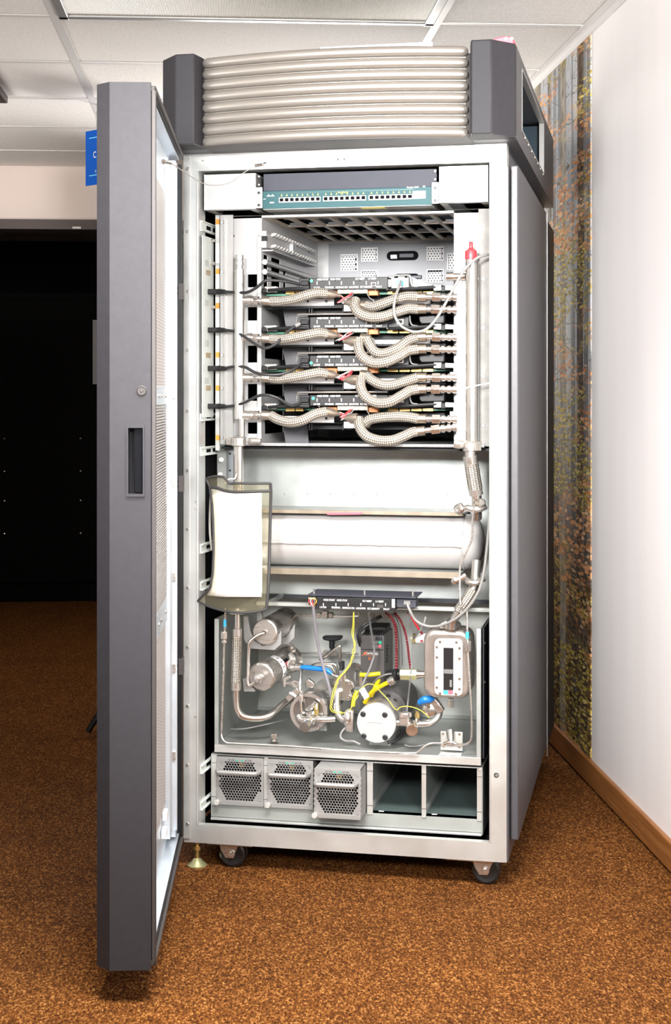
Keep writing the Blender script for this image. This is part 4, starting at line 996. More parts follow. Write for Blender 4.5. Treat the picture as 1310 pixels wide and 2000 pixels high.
# ---- coolant manifolds
def rings(mb, p0, p1, prof, n=20):
    """a turned fitting between two points, profile in (radius, fraction)"""
    p0, p1 = Vector(p0), Vector(p1); L = (p1-p0).length
    return mb.lathe(p0, p1-p0, [(r, f*L) for r, f in prof], n)
mv = 0.050
t = thing('coolant_manifold', 'upright stainless pipe feeding the hoses on the left of the modules', 'manifold', P(466, 945, mv), CAB, group='upright coolant pipes')
part('pipe', MB().tube([P(467.5, 527, mv), P(467.5, 818, mv)], 0.0146, 24, smooth=False), M['steel_bright'], t)
part('lower_pipe', MB().tube([P(472, 818, mv), P(472, 852, mv)], 0.0088, 20, smooth=False), M['steel'], t)
part('drop_pipe', MB().tube([P(465.5, 868, mv), P(465.5, 985, mv)], 0.0135, 24, smooth=False), M['steel'], t)
part('top_fitting', rings(MB(), P(467.5, 528, mv), P(467.5, 498, mv), [(0.011, 0), (0.011, 0.15), (0.0095, 0.16), (0.0095, 0.3), (0.0125, 0.32), (0.0125, 0.55), (0.0105, 0.58), (0.0105, 0.66), (0.012, 0.68), (0.012, 0.98), (0.010, 1)]), M['steel_bright'], t)
cl = part('clamp', rings(MB(), P(466, 872, mv), P(466, 850, mv), [(0.014, 0), (0.0215, 0.1), (0.0215, 0.75), (0.015, 0.9), (0.010, 1)]), M['steel_satin'], t)
part('clamp_lug', MB().pbox(441, 855, 454, 870, mv-0.006, mv+0.008), M['steel'], cl, bevel=0.003)
part('wing_nut', MB().tube([P(487, 861, mv-0.01), P(494, 862, mv-0.015), P(510, 862, mv-0.02)], [0.009, 0.011, 0.007], 10), M['steel_satin'], cl)
for k, y in enumerate((586, 660, 738, 812)):
    part('port', rings(MB(), P(474, y, mv), P(496, y, mv), [(0.011, 0), (0.011, 0.4), (0.0135, 0.42), (0.0135, 0.8), (0.011, 0.85), (0.011, 1)]), M['steel'], t)
t = thing('coolant_manifold', 'upright stainless pipe with a red cap on the right of the modules', 'manifold', P(921, 890, mv), CAB, group='upright coolant pipes')
rp = part('pipe', MB().tube([P(921, 512, mv), P(921, 862, mv)], 0.0172, 28, smooth=False), M['steel_bright'], t)
part('weld_seam', MB().tube([P(914.5, 560, mv-0.0165), P(914.5, 855, mv-0.0165)], 0.0011, 6, smooth=False), M['tan_steel'], t)
part('port_plate', MB().pbox(890, 525, 909, 862, mv+0.008, mv+0.020), M['white_metal'], t, bevel=0.002)
part('neck', rings(MB(), P(919, 530, mv), P(919, 503, mv), [(0.0165, 0), (0.0165, 0.3), (0.0115, 0.35), (0.0115, 0.6), (0.0135, 0.62), (0.0135, 1)]), M['steel_bright'], t)
part('red_cap', rings(MB(), P(919.5, 507, mv), P(919.5, 472, mv), [(0.0155, 0), (0.016, 0.1), (0.016, 0.42), (0.0145, 0.5), (0.0085, 0.58), (0.0055, 0.66), (0.0055, 0.95), (0.004, 1)]), M['red_bright'], t)
part('side_port', rings(MB(), P(908, 540, mv), P(872, 540, mv), [(0.0095, 0), (0.0095, 0.6), (0.012, 0.62), (0.012, 1)]), M['steel'], t)
cl = part('clamp', rings(MB(), P(918, 882, mv), P(918, 860, mv), [(0.013, 0), (0.021, 0.1), (0.021, 0.8), (0.014, 1)]), M['steel_satin'], t)
part('wing_nut', MB().tube([P(906, 868, mv-0.015), P(897, 868, mv-0.02), P(888, 866, mv-0.02)], [0.009, 0.012, 0.013], 10), M['steel_satin'], cl)
for x in (930, 936): part('clamp_bolt', MB().hexnut(P(x, 862, mv-0.01), P(x, 880, mv-0.01), 0.006), M['steel'], cl)
RY = [(581, 605), (658, 683), (738, 761), (817, 839)]
for k in range(4):
    y = 557+SH[k]
    part('catch', MB().pprism([(869, y), (897, y+2), (897, y+27), (878, y+27), (878, y+18), (885, y+18), (885, y+10), (869, y+10)], 0.062, 0.082), M['white_metal'], cage, bevel=0.0015)
# ---- braided hoses
def hose(name, label, group, path, v, r, ends, mat_='braid'):
    """path in picture points with depth list v; ends: list of (kind, p, q)"""
    t = thing(name, label, 'hose', P(path[0][0], path[0][1], v[0]), CAB, group=group)
    part('braided_sleeve', MB().tube([P(x, y, vv) for (x, y), vv in zip(path, v)], r, 20, sub=8), M[mat_], t, smooth=60)
    for kind, a, b in ends:
        if kind == 'ferrule': part('ferrule', rings(MB(), a, b, [(r*0.86, 0), (r*0.92, 0.04), (r*0.92, 0.96), (r*0.80, 1)]), M['tan_steel'], t)
        if kind == 'cone': part('ferrule', rings(MB(), a, b, [(r*0.95, 0), (r*0.9, 0.5), (r*0.45, 0.8), (r*0.40, 1)]), M['tan_steel'], t)
        if kind == 'fitting':
            part('swivel_nut', MB().hexnut(Vector(a)+(Vector(b)-Vector(a))*0.22, Vector(a)+(Vector(b)-Vector(a))*0.48, r*0.98), M['steel'], t, bevel=0.0008)
            part('fitting_body', rings(MB(), a, b, [(r*0.55, 0), (r*0.55, 0.5), (r*0.80, 0.52), (r*0.80, 0.62), (r*0.60, 0.63), (r*0.60, 0.70), (r*0.82, 0.71), (r*0.82, 0.80), (r*0.6, 0.81), (r*0.6, 0.86), (r*0.8, 0.87), (r*0.8, 1)]), M['steel_bright'], t)
    return t
HR = 0.0136
lp = [[(530, 588.5), (550, 588), (575, 584), (600, 576), (620, 572), (637, 573)], [(530, 662), (548, 663), (570, 660), (600, 654), (622, 650), (637, 652)],
      [(530, 739), (548, 740), (572, 737), (600, 732), (622, 728), (637, 730)], [(530, 812), (545, 820), (568, 825), (592, 820), (615, 809), (637, 804)]]
for k in range(4):
    y0 = lp[k][0][1]; y1 = lp[k][-1][1]
    hose('braided_hose', 'braided hose left of the %s module' % ORD[k], 'short braided hoses left of the modules', lp[k], [0.050, 0.040, 0.028, 0.024, 0.032, 0.042], HR,
         [('fitting', P(513, y0-1, mv), P(478, y0-2, mv)), ('ferrule', P(532, y0, mv), P(511, y0-1, mv)), ('cone', P(635, y1, 0.041), P(664, y1+5, 0.06))])
up = [[(716, 597), (728, 599), (745, 594), (770, 585), (795, 579), (816, 580)], [(716, 661), (722, 674), (732, 687), (750, 690), (775, 681), (797, 665), (816, 658)],
      [(716, 732), (726, 742), (745, 751), (765, 752), (790, 745), (816, 737)], [(714, 826), (724, 819), (745, 815), (775, 813), (800, 815), (816, 818)]]
lo = [[(694, 586), (692, 598), (701, 611), (722, 619), (748, 618), (775, 609), (797, 603), (816, 604)], [(700, 664), (700, 680), (708, 697), (728, 708), (752, 707), (778, 696), (797, 685), (816, 682)],
      [(704, 738), (704, 755), (713, 774), (735, 786), (760, 785), (785, 772), (800, 763), (816, 760)], [(700, 818), (703, 836), (716, 852), (740, 860), (765, 860), (788, 852), (803, 845), (812, 843)]]
for k in range(4):
    y = up[k][-1][1]; n = len(up[k])
    hose('braided_hose', 'upper of the two braided hoses right of the %s module' % ORD[k], 'looped braided hoses right of the modules', up[k], [0.055, 0.05]+[0.045]*(n-4)+[0.048, 0.05], HR,
         [('ferrule', P(814, y, mv), P(833, y, mv)), ('fitting', P(830, y, mv), P(893, y+1, mv)), ('ferrule', P(722, up[k][0][1]+1, 0.054), P(704, up[k][0][1]-1, 0.058))])
    y = lo[k][-1][1]; n = len(lo[k]); ye = y-9 if k == 3 else y+1
    hose('braided_hose', 'lower of the two braided hoses right of the %s module' % ORD[k], 'looped braided hoses right of the modules', lo[k], [0.045, 0.030]+[0.018]*(n-5)+[0.03, 0.042, 0.048], HR,
         [('ferrule', P(810 if k == 3 else 814, y, mv-0.002), P(830 if k == 3 else 833, y-(2 if k == 3 else 0), mv)), ('fitting', P(828, y-(2 if k == 3 else 0), mv), P(893, ye, mv)), ('cone', P(698, 592+SH[k]-(4 if k == 3 else 2), 0.04), P(670, 592+SH[k]-(4 if k == 3 else 2), 0.045))])
# grey cable from the topmost module's jack
solo('network_cable', MB().tube([P(783, 550, 0.068), P(779, 560, 0.035), P(772, 580, 0.010), P(769, 600, 0.002), P(772, 620, 0.0), P(785, 638, 0.0), P(808, 648, 0.0), P(832, 643, 0.002), P(852, 622, 0.006), P(870, 592, 0.010), P(890, 555, 0.012), P(908, 525, 0.014), P(930, 505, 0.02), P(945, 499, 0.03), P(960, 496, 0.05)], 0.0037, 10), M['cable_light'],
     'light grey cable looping from the topmost module to the right post', 'cable')
solo('cable_tie', MB().tube([P(908, 759, 0.03), P(921, 755, 0.028), P(957, 748, 0.04)], 0.0018, 6), M['white'], 'white cable tie round the red-capped pipe', 'cable tie')
# ================================================================== middle bay: panel, heat exchanger, pouch
t = thing('divider_panel', 'pale galvanised sheet panel with a row of rivets behind the white cylinder', 'panel', (0, 0.30, wz(700, 1180, 0.30)), CAB)
pv = 0.30
part('sheet', MB().box(P(424, 900, pv).x, P(957, 900, pv).x, pv, pv+0.003, wz(700, 1172, pv), wz(700, 876, pv)), M['galv'], t, smooth=False)
part('top_lip', MB().pbox(424, 879, 957, 882, pv-0.012, pv), M['galv_front'], t, smooth=False)
for x in (556, 601, 646, 692, 737, 783, 828, 875): stamp('rivet', 'rivet', lambda: MB().lathe((0, 0, 0), (0, -1, 0), [(0.0034, 0), (0.0026, 0.0016), (0, 0.002)], 10), M['steel'], t, P(x, 964+(x-556)*0.006, pv))
t = thing('corner_bracket', 'upright galvanised angle bracket with a bolt above the pouch', 'bracket', P(440, 945, 0.16), CAB)
part('web', MB().pbox(424, 880, 442, 1000, 0.160, 0.164), M['galv'], t, smooth=False)
part('flange', MB().pbox(442, 880, 457, 1000, 0.175, 0.178), M['galv_blue'], t, smooth=False)
for x, y in ((432, 898), (430, 927)): part('bolt', MB().hexnut(P(x, y, 0.148), P(x, y, 0.160), 0.007), M['steel'], t)
for x, y in ((449, 886), (449, 919)): screw(t, P(x, y, 0.175), 0.003, M['dark_steel'])
# ---- white heat exchanger cylinder on its shelf
hv, hr = 0.215, 0.0755
yc = wz(700, 1055, hv-0.02)
t = thing('heat_exchanger', 'white horizontal cylinder with welded seams across the middle of the cabinet', 'heat exchanger', (0, hv, yc-hr), CAB)
xa, xb, xc = P(470, 1055, hv).x, P(908, 1058, hv).x, P(948, 1060, hv).x
part('shell', MB().lathe((xa, hv, yc), (1, 0, 0), [(0.02, -0.03), (0.06, -0.022), (hr, 0.0), (hr, xb-xa)], 64), M['white_metal'], t)
part('end_cap', MB().lathe((xb, hv, yc), (1, 0, 0), [(hr, 0.0), (hr+0.0005, 0.005), (hr-0.002, 0.02), (hr-0.016, 0.040), (hr-0.042, 0.050), (0.0, 0.054)], 64), M['white_metal'], t)
def arc_pt(x, ang, rr): return V(x, hv-rr*math.sin(ang), yc+rr*math.cos(ang))
rng = random.Random(3)
part('long_weld', MB().tube([arc_pt(xa+(xb-xa)*k/40, PI/2+0.06+rng.uniform(-0.012, 0.012), hr+0.0005) for k in range(41)], [0.0050+rng.uniform(-0.0006, 0.0008) for k in range(41)], 8, smooth=False), M['white_metal'], t, smooth=60)
part('girth_weld', MB().tube([arc_pt(xb, 2*PI*k/48, hr) for k in range(49)], 0.0030, 8, smooth=False, cap=False), M['white_metal'], t, smooth=60)
sh = MB().box(P(520, 997, 0.14).x, P(905, 1000, 0.14).x, 0.150, pv, yc+hr-0.001, yc+hr+0.010)
t2 = thing('support_shelf', 'thin beige edged shelf lying along the top of the white cylinder', 'shelf', (0, 0.2, yc+hr), CAB)
part('plate', MB().box(P(480, 997, 0.15).x, P(905, 1000, 0.15).x, 0.150, pv-0.002, yc+hr+0.002, yc+hr+0.008), M['galv_dull'], t2, smooth=False)
part('edge', MB().box(P(480, 997, 0.15).x, P(905, 1000, 0.15).x, 0.147, 0.150, yc+hr-0.0005, yc+hr+0.010), M['beige_edge'], t2, bevel=0.001)
part('red_label', MB().pprism([(635, 1001.5), (710, 1000.5), (703, 1005), (640, 1005.5)], 0.144, 0.1455), M['pink_red'], t2, smooth=False)
t3 = thing('support_shelf', 'worn metal shelf carrying the white cylinder from below', 'shelf', (0, 0.2, yc-hr-0.01), CAB)
zs = yc-hr
part('plate', MB().box(P(480, 1110, 0.13).x, P(900, 1112, 0.13).x, 0.13, pv-0.002, zs-0.007, zs-0.001), M['galv_dull'], t3, smooth=False)
part('edge', MB().box(P(480, 1110, 0.13).x, P(900, 1112, 0.13).x, 0.126, 0.13, zs-0.016, zs+0.001), M['beige_edge'], t3, bevel=0.001)
# ---- right-hand piping past the cylinder
rv = 0.055
t = thing('return_pipe', 'stainless pipe with two braided flexible sections down the right side', 'pipe', P(880, 1235, 0.10), CAB)
part('upper_pipe', MB().tube([P(918, 880, mv), P(918, 900, mv)], 0.0155, 24, smooth=False), M['steel'], t)
part('upper_collar', rings(MB(), P(917, 890, mv), P(920, 910, rv), [(0.0165, 0), (0.0185, 0.05), (0.0185, 1)]), M['steel_satin'], t)
part('upper_flex', MB().tube([P(920, 906, rv), P(924, 930, 0.06), P(928, 955, 0.065)], 0.0192, 24), M['braid_fine'], t, smooth=60)
part('lower_collar', rings(MB(), P(927, 950, 0.065), P(930, 967, 0.07), [(0.0185, 0), (0.0185, 0.95), (0.016, 1)]), M['steel_satin'], t)
part('joint_pipe', MB().tube([P(930, 965, 0.07), P(931, 985, 0.08), P(931, 1012, 0.10)], 0.0135, 20), M['steel'], t)
c1 = part('joint_clamp', MB().tube([P(905, 995, 0.075), P(912, 992, 0.06), P(931, 996, 0.055), P(947, 990, 0.075)], 0.0085, 8), M['steel_satin'], t)
part('clamp_bolt', MB().lathe(P(895, 994, 0.06), (0, -1, 0), [(0.012, -0.01), (0.013, 0.002), (0.010, 0.006), (0.005, 0.006), (0.005, 0.003), (0, 0.003)], 16), M['steel'], c1)
part('wing_nut', MB().tube([P(897, 984, 0.06), P(900, 994, 0.055), P(896, 1003, 0.06)], [0.006, 0.009, 0.006], 8), M['steel'], c1)
part('clamp_bolt', MB().lathe(P(940, 982, 0.055), (0, -1, 0), [(0.010, -0.01), (0.010, 0.004), (0.006, 0.008), (0, 0.008)], 12), M['steel'], c1)
part('outlet_pipe', MB().tube([P(931, 1095, 0.11), P(929, 1118, 0.10), P(928, 1133, 0.095), P(925, 1146, 0.09), P(920, 1158, 0.085)], 0.0125, 20), M['steel'], t)
c2 = part('joint_clamp', MB().tube([P(906, 1130, 0.085), P(915, 1136, 0.07), P(930, 1138, 0.066), P(944, 1130, 0.085)], 0.0085, 8), M['steel_satin'], t)
part('clamp_bolt', MB().lathe(P(888, 1134, 0.07), (0, -1, 0), [(0.010, -0.01), (0.0095, 0.004), (0.005, 0.006), (0, 0.006)], 12), M['steel'], c2)
part('wing_nut', MB().tube([P(889, 1134, 0.06), P(900, 1130, 0.06), P(909, 1122, 0.06)], [0.008, 0.007, 0.004], 8), M['steel'], c2)
part('lower_flex', MB().tube([P(923, 1154, 0.085), P(913, 1170, 0.075), P(904, 1183, 0.07), P(897, 1194, 0.07)], 0.0168, 24), M['braid_fine'], t, smooth=60)
part('lower_pipe', MB().tube([P(898, 1192, 0.07), P(890, 1204, 0.07), P(884, 1214, 0.075), P(882, 1228, 0.08)], 0.0115, 20), M['steel'], t)
# ---- capillary tubes and cable on the right
solo('capillary_tube', MB().tube([P(926, 984, 0.042), P(922, 1020, 0.050), P(921.5, 1048, 0.055), P(915, 1068, 0.055), P(900, 1100, 0.055), P(897.5, 1112, 0.055), P(897.5, 1150, 0.05), P(898, 1165, 0.04), P(899, 1185, 0.035), P(902, 1191, 0.045)], 0.0027, 8, sub=3), M['steel_satin'], 'thin bent steel tube crossing in front of the white cylinder at right', 'tube')
solo('sensor_cable', MB().tube([P(957, 990, 0.05), P(954, 1030, 0.045), P(950, 1075, 0.042), P(944, 1120, 0.04), P(934, 1155, 0.035), P(915, 1185, 0.035), P(890, 1208, 0.04), P(862, 1221, 0.05), P(835, 1223, 0.055), P(812, 1212, 0.055), P(800, 1192, 0.05), P(794, 1177, 0.06)], 0.0037, 10), M['cable_light'], 'grey cable hanging from the right post to the lower controller', 'cable')
# ---- document pouch
def warp(x, y):
    """depth of the pouch at a picture point"""
    return 0.012+0.020*math.sin((x-385)/145*PI)*-1+0.010*math.sin(y*0.02)
left = [(402, 935), (409, 950), (414, 985), (416, 1030), (417, 1075), (415, 1120), (410, 1148), (386, 1174)]
right = [(528, 944), (529, 962), (528, 1000), (527, 1040), (526, 1080), (525, 1120), (523, 1160), (520, 1189)]
t = thing('document_pouch', 'clear plastic pouch with black edging hanging from the left pipe', 'pouch', P(455, 1190, 0.02), CAB)
grid = []; NX = 14
for (lx, ly), (rx, ry) in zip(left, right):
    row = []
    for k in range(NX+1):
        f = k/NX; x = lx+(rx-lx)*f; y = ly+(ry-ly)*f
        if ly > 1150: y += 14*math.sin(PI*f)**0.8
        if ly < 940: y = 935-5*math.sin(min(1, f*3)*PI)+(9 if f > 0.33 else 0)
        row.append((x, y))
    grid.append(row)
rows = []
for a in range(len(grid)-1):
    for s_ in range(3):
        f = s_/3; rows.append([(p[0]+(q_[0]-p[0])*f, p[1]+(q_[1]-p[1])*f) for p, q_ in zip(grid[a], grid[a+1])])
rows.append(grid[-1])
def sheet(off):
    mb = MB(); vs = [P(x, y, warp(x, y)+off) for r_ in rows for x, y in r_]; w = NX+1
    return mb.add(vs, [(j*w+i, j*w+i+1, (j+1)*w+i+1, (j+1)*w+i) for j in range(len(rows)-1) for i in range(NX)])
part('front_film', sheet(0.0), M['film'], t, smooth=60)
part('back_film', sheet(0.010), M['film'], t, smooth=60)
edge = [r_[0] for r_ in rows]; part('edging', MB().tube([P(x, y, warp(x, y)-0.003) for x, y in edge], 0.0034, 8, sub=2), M['print_grey'], t)
edge = [r_[-1] for r_ in rows]; part('edging', MB().tube([P(x, y, warp(x, y)-0.003) for x, y in edge], 0.0042, 8, sub=2), M['print_grey'], t)
part('edging', MB().tube([P(x, y, warp(x, y)-0.003) for x, y in rows[-1]], 0.0034, 8, sub=2), M['print_grey'], t)
part('edging', MB().tube([P(x, y, warp(x, y)-0.003) for x, y in rows[0]], 0.0034, 8, sub=2), M['print_grey'], t)
part('flap_edging', MB().tube([P(x, y, warp(x, y)-0.009) for x, y in ((412, 951), (425, 953), (438, 958), (460, 961), (500, 960), (528, 959))], 0.0038, 8, sub=2), M['print_grey'], t)
part('hanging_cord', MB().tube([P(440, 945, 0.02), P(447, 936, 0.025), P(458, 935, 0.03), P(462, 925, 0.035)], 0.0028, 6), M['wire_white'], t)
part('hanging_cord', MB().tube([P(412, 958, 0.02), P(410, 1000, 0.03), P(410, 1040, 0.03), P(414, 1075, 0.02)], 0.0032, 6), M['wire_white'], t)
pp = MB()
prow = [(413, 440, 511, 955), (414, 441, 511, 1010), (416, 442, 511.5, 1060), (415, 442, 512, 1110), (409, 442, 511.5, 1150), (404, 441, 511, 1166)]
vs = []
for a, b, c, y in prow:
    for k in range(4): x = a+(b-a)*k/4; vs.append(P(x, y-(3 if y > 1150 else 0)+(k*0.8), warp(x, y)-0.006+0.012*(1-k/4)))
    for k in range(9): x = b+(c-b)*k/8; vs.append(P(x, y+(5 if y < 960 else 0), warp(x, y)-0.005))
w = 13
pp.add(vs, [(j*w+i, j*w+i+1, (j+1)*w+i+1, (j+1)*w+i) for j in range(len(prow)-1) for i in range(12)])
o = solo('paper_document', pp, M['paper'], 'blank folded white paper inside the clear pouch', 'paper', smooth=25)
sol = o.modifiers.new('thickness', 'SOLIDIFY'); sol.thickness = 0.001
# ================================================================== lower controller on its rail
v = 0.05
t = thing('rail', 'pale horizontal rail carrying the lower black controller', 'rail', (0.1, 0.09, wz(700, 1196, 0.09)), CAB)
part('bar', MB().box(P(500, 1190, 0.09).x, P(957, 1190, 0.09).x, 0.09, 0.11, wz(700, 1189, 0.09), wz(700, 1181, 0.09)), M['galv_dull'], t, bevel=0.002)
part('cross_arm', MB().box(P(545, 1170, 0.26).x, P(552, 1170, 0.26).x, 0.11, 0.30, wz(700, 1189, 0.09), wz(700, 1183, 0.09)), M['galv_dull'], t, smooth=False)
part('rear_bar', MB().box(P(500, 1163, 0.28).x, P(957, 1163, 0.28).x, 0.27, 0.28, wz(700, 1172, 0.28), wz(700, 1164, 0.28)), M['dark_steel'], t, smooth=False)
t = thing('control_unit', 'black control unit on the rail above the pumps', 'control unit', (0.03, 0.08, wz(700, 1194, v)), CAB)
fx = lambda x: 617+(x-605)*(772-617)/(757-605)
cb = part('control_bar', MB().pbox(617, 1165, 772, 1192, v, v+0.05), M['black_plastic'], t, bevel=0.0012)
part('lettering', control_letters(fx, (1175, 1189.5), v), M['print_white'], cb, smooth=False)
for x in (619, 643, 666.5, 690.5, 715, 738): part('indicator_slot', MB().pbox(fx(x)-0.9, 1178, fx(x)+0.9, 1184, v-0.0008, v), M['wire_white'], cb, smooth=False)
part('reset_switch', MB().pbox(736, 1181, 748, 1188, v-0.001, v), M['rim'], cb, bevel=0.001)
part('end_label', MB().pbox(765, 1170, 771, 1187, v-0.0008, v), M['white'], cb, smooth=False)
part('connector_block', MB().pbox(602, 1163, 617, 1182, v+0.004, v+0.05), M['black_plastic'], t, bevel=0.002)
part('terminal_strip', MB().pbox(602, 1167, 616, 1171, v, v+0.004), M['brass_green'], t, smooth=False)
part('jack_box', MB().pbox(774, 1170, 812, 1187, v+0.012, v+0.05), M['slate'], t, bevel=0.001)
part('jack', MB().pbox(788, 1173, 801, 1182, v+0.008, v+0.012), M['cable_light'], t, bevel=0.001)
a, b = P(600, 1165, v).x, P(812, 1165, v).x
part('cover_plate', MB().box(a, b, v-0.002, v+0.12, wz(680, 1165, v), wz(680, 1165, v)+0.002), M['slate'], t, smooth=False)
for x in (613, 712, 806): part('peg', MB().cyl(V(P(x, 1160, v+0.03).x, v+0.03, wz(680, 1165, v)+0.002), V(P(x, 1160, v+0.03).x, v+0.03, wz(680, 1165, v)+0.014), 0.003, n=10), M['steel_bright'], t)
# ================================================================== power supply shelf
v = 0.075
ax, bx = P(413.5, 1530, v).x, P(941, 1560, v).x
zt_, zb_ = wz(414, 1472, v), wz(414, 1599, v); zl = wz(414, 1570, v)
sh_ = thing('power_shelf', 'galvanised shelf with three fan units and two empty bays at the bottom', 'shelf', ((ax+bx)/2, 0.4, zb_), CAB)
bays = [(424, 515), (523.5, 612), (619, 712), (728, 823), (832, 931)]
def bx_(k): return P(bays[k][0], 1520, v).x, P(bays[k][1], 1520, v).x
part('top_plate', MB().box(ax, bx, v, 0.75, zt_-0.003, zt_), M['galv_front'], sh_, bevel=0.001)
part('bottom_plate', MB().box(ax, bx, v+0.004, 0.75, zl-0.003, zl), M['bay_teal'], sh_, smooth=False)
part('ledge', MB().add([(ax, v, zb_+0.006), (bx, v, zb_+0.006), (bx, v+0.004, zl), (ax, v+0.004, zl), (ax, v+0.03, zb_+0.006), (bx, v+0.03, zb_+0.006), (bx, v+0.03, zl), (ax, v+0.03, zl)],
     [(0, 1, 2, 3), (4, 7, 6, 5), (0, 4, 5, 1), (3, 2, 6, 7), (0, 3, 7, 4), (1, 5, 6, 2)]), M['galv_dull'], sh_, bevel=0.001)
part('ledge_lip', MB().box(ax, bx, v-0.012, v+0.02, zb_, zb_+0.005), M['galv_front'], sh_, bevel=0.001)
for k, (x0, x1) in enumerate(((ax, bx_(0)[0]), (bx_(0)[1], bx_(1)[0]), (bx_(2)[1]+0.006, bx_(3)[0]), (bx_(3)[1], bx_(4)[0]), (bx_(4)[1], bx))):
    d = part('divider', MB().box(x0, x1, v-0.001, v+0.003, zl-0.004, zt_-0.003), M['galv_front'], sh_, bevel=0.001)
    part('divider_wall', MB().box(x0, x0+0.0025, v+0.003, 0.74, zl, zt_-0.003), M['galv'] if k in (2, 3) else M['galv_dull'], d, smooth=False)
    part('card_guide', MB().box(x0+0.003, x0+0.010, v+0.01, 0.70, zl, zl+0.012), M['galv_front'], d, smooth=False)
    for zz in (zt_-0.025, zl+0.02): part('notch', MB().box(x0, x1, v-0.0016, v-0.0009, zz, zz+0.0012), M['print_grey'], d, smooth=False)
part('left_wall', MB().box(ax-0.002, ax, v, 0.75, zb_, zt_), M['galv'], sh_, smooth=False)
part('right_wall', MB().box(bx, bx+0.002, v, 0.75, zb_, zt_), M['galv_dull'], sh_, smooth=False)
part('rear_wall', MB().box(ax, bx, 0.74, 0.75, zl, zt_), M['bay_teal'], sh_, smooth=False)
part('rear_connector', MB().box(bx_(3)[0]+0.03, bx_(3)[0]+0.05, 0.70, 0.74, zt_-0.05, zt_-0.02), M['galv'], sh_, smooth=False)
part('rear_connector', MB().box(bx_(4)[0]+0.03, bx_(4)[0]+0.05, 0.70, 0.74, zt_-0.05, zt_-0.02), M['galv'], sh_, smooth=False)
for k in (3, 4): part('floor_tab', MB().box(bx_(k)[0]+0.012, bx_(k)[0]+0.026, v+0.02, v+0.026, zl, zl+0.001), M['white'], sh_, smooth=False)
LAB = ['leftmost grey fan unit with honeycomb front and bar handle', 'middle grey fan unit with honeycomb front and bar handle', 'grey fan unit pulled forward beside the two empty bays']
for k in range(3):
    y = v-0.006 if k < 2 else v-0.075
    x0, x1 = bx_(k); z0, z1 = zl+0.001, zt_-0.005
    if k == 2:
        a_, b_ = P(613.5, 1486, y), P(704, 1590, y); x0, x1 = a_.x, b_.x
        z0, z1 = zl+0.001, zt_-0.005
    W_, H_ = x1-x0, z1-z0
    t = thing('fan_unit', LAB[k], 'power supply', ((x0+x1)/2, y, z0), CAB, group='fan units on the power shelf')
    part('case', MB().box(x0, x0+0.002, y+0.002, y+0.5, z0, z1).box(x1-0.002, x1, y+0.002, y+0.5, z0, z1).box(x0, x1, y+0.002, y+0.5, z1-0.002, z1).box(x0, x1, y+0.002, y+0.5, z0, z0+0.002), M['psu_grey'], t, smooth=False)
    gx0, gx1, gz0, gz1 = x0+W_*0.035, x1-W_*0.045, z0+H_*0.09, z1-H_*0.10
    xm = (gx0+gx1)/2; hw = (gx1-gx0)/2
    def test(x, z):
        f = (z-z0)/H_
        if f > 0.905 or f < 0.085: return False
        if 0.66 < f < 0.70: return False
        if f >= 0.70: return abs(x-xm) < hw*(0.74 if f < 0.80 else 0.66)
        if f < 0.33: return abs(x-xm) < hw*(0.62+0.34*(f-0.085)/0.245)
        return abs(x-xm) < hw*0.96
    part('front_plate', MB().plate(x0, x1, z0, z1, y, y+0.0016, [(gx0, gx1, gz0, gz1)]), M['psu_grey'], t, bevel=0.0005)
    part('honeycomb_grille', MB().hexgrid(gx0-0.002, gx1+0.004, gz0-0.002, gz1+0.003, 0.0078, 0.0037, y+0.0008, test, 0.002), M['psu_grey'], t, smooth=False, kind='stuff')
    part('fan_shroud', MB().box(x0+0.004, x1-0.004, y+0.05, y+0.052, z0+0.004, z1-0.004), M['void'], t, smooth=False)
    fc = V(xm+W_*0.04, y+0.022, z0+H_*0.42)
    fan = MB().lathe(fc, (0, -1, 0), [(0.016, -0.02), (0.016, 0), (0, 0.001)], 20)
    part('fan_hub', fan, M['black'], t)
    for j in range(7):
        a_ = 2*PI*j/7; e1 = V(math.cos(a_), 0, math.sin(a_)); e2 = V(-math.sin(a_), 0.7, math.cos(a_)).normalized()
        part('fan_blade', MB().obox(fc+e1*0.027+V(0, 0.008, 0), e1*0.014, e2*0.009, e1.cross(e2)*0.0006), M['black'], t, smooth=False)
    part('inner_board', MB().box(xm-0.004, xm+0.010, y+0.01, y+0.04, z1-H_*0.22, z1-H_*0.12), M['gold'], t, smooth=False)
    zh = z0+H_*0.725; rr = 0.0048
    pts = [V(x0+W_*0.05, y, zh), V(x0+W_*0.05, y-0.014, zh), V(x0+W_*0.09, y-0.024, zh), V(x0+W_*0.16, y-0.026, zh), V(x0+W_*0.5, y-0.027, zh), V(x0+W_*0.80, y-0.026, zh), V(x0+W_*0.87, y-0.024, zh), V(x0+W_*0.91, y-0.014, zh), V(x0+W_*0.91, y, zh)]
    part('bar_handle', MB().tube(pts, 0.0062, 12, sub=4), M['aluminium'], t)
    part('thumb_screw', MB().lathe((x0+W_*0.02, y, z0+H_*0.06), (0, -1, 0), [(0.007, -0.002), (0.0078, 0.006), (0.0078, 0.012), (0.006, 0.014), (0, 0.014)], 14), M['knob_ivory'], t)
    part('lettering', MB().text('DC OK', V(x0+W_*0.32, y-0.0006, z1-H_*0.075), 0.0062, align='CENTER').text('AC OK', V(x0+W_*0.68, y-0.0006, z1-H_*0.075), 0.0062, align='CENTER'), M['print_grey'], t, smooth=False)
    for fx_ in (0.44, 0.55): part('status_light', MB().box(x0+W_*fx_-0.003, x0+W_*fx_+0.003, y-0.001, y, z1-H_*0.075, z1-H_*0.05), M['green'], t, smooth=False)
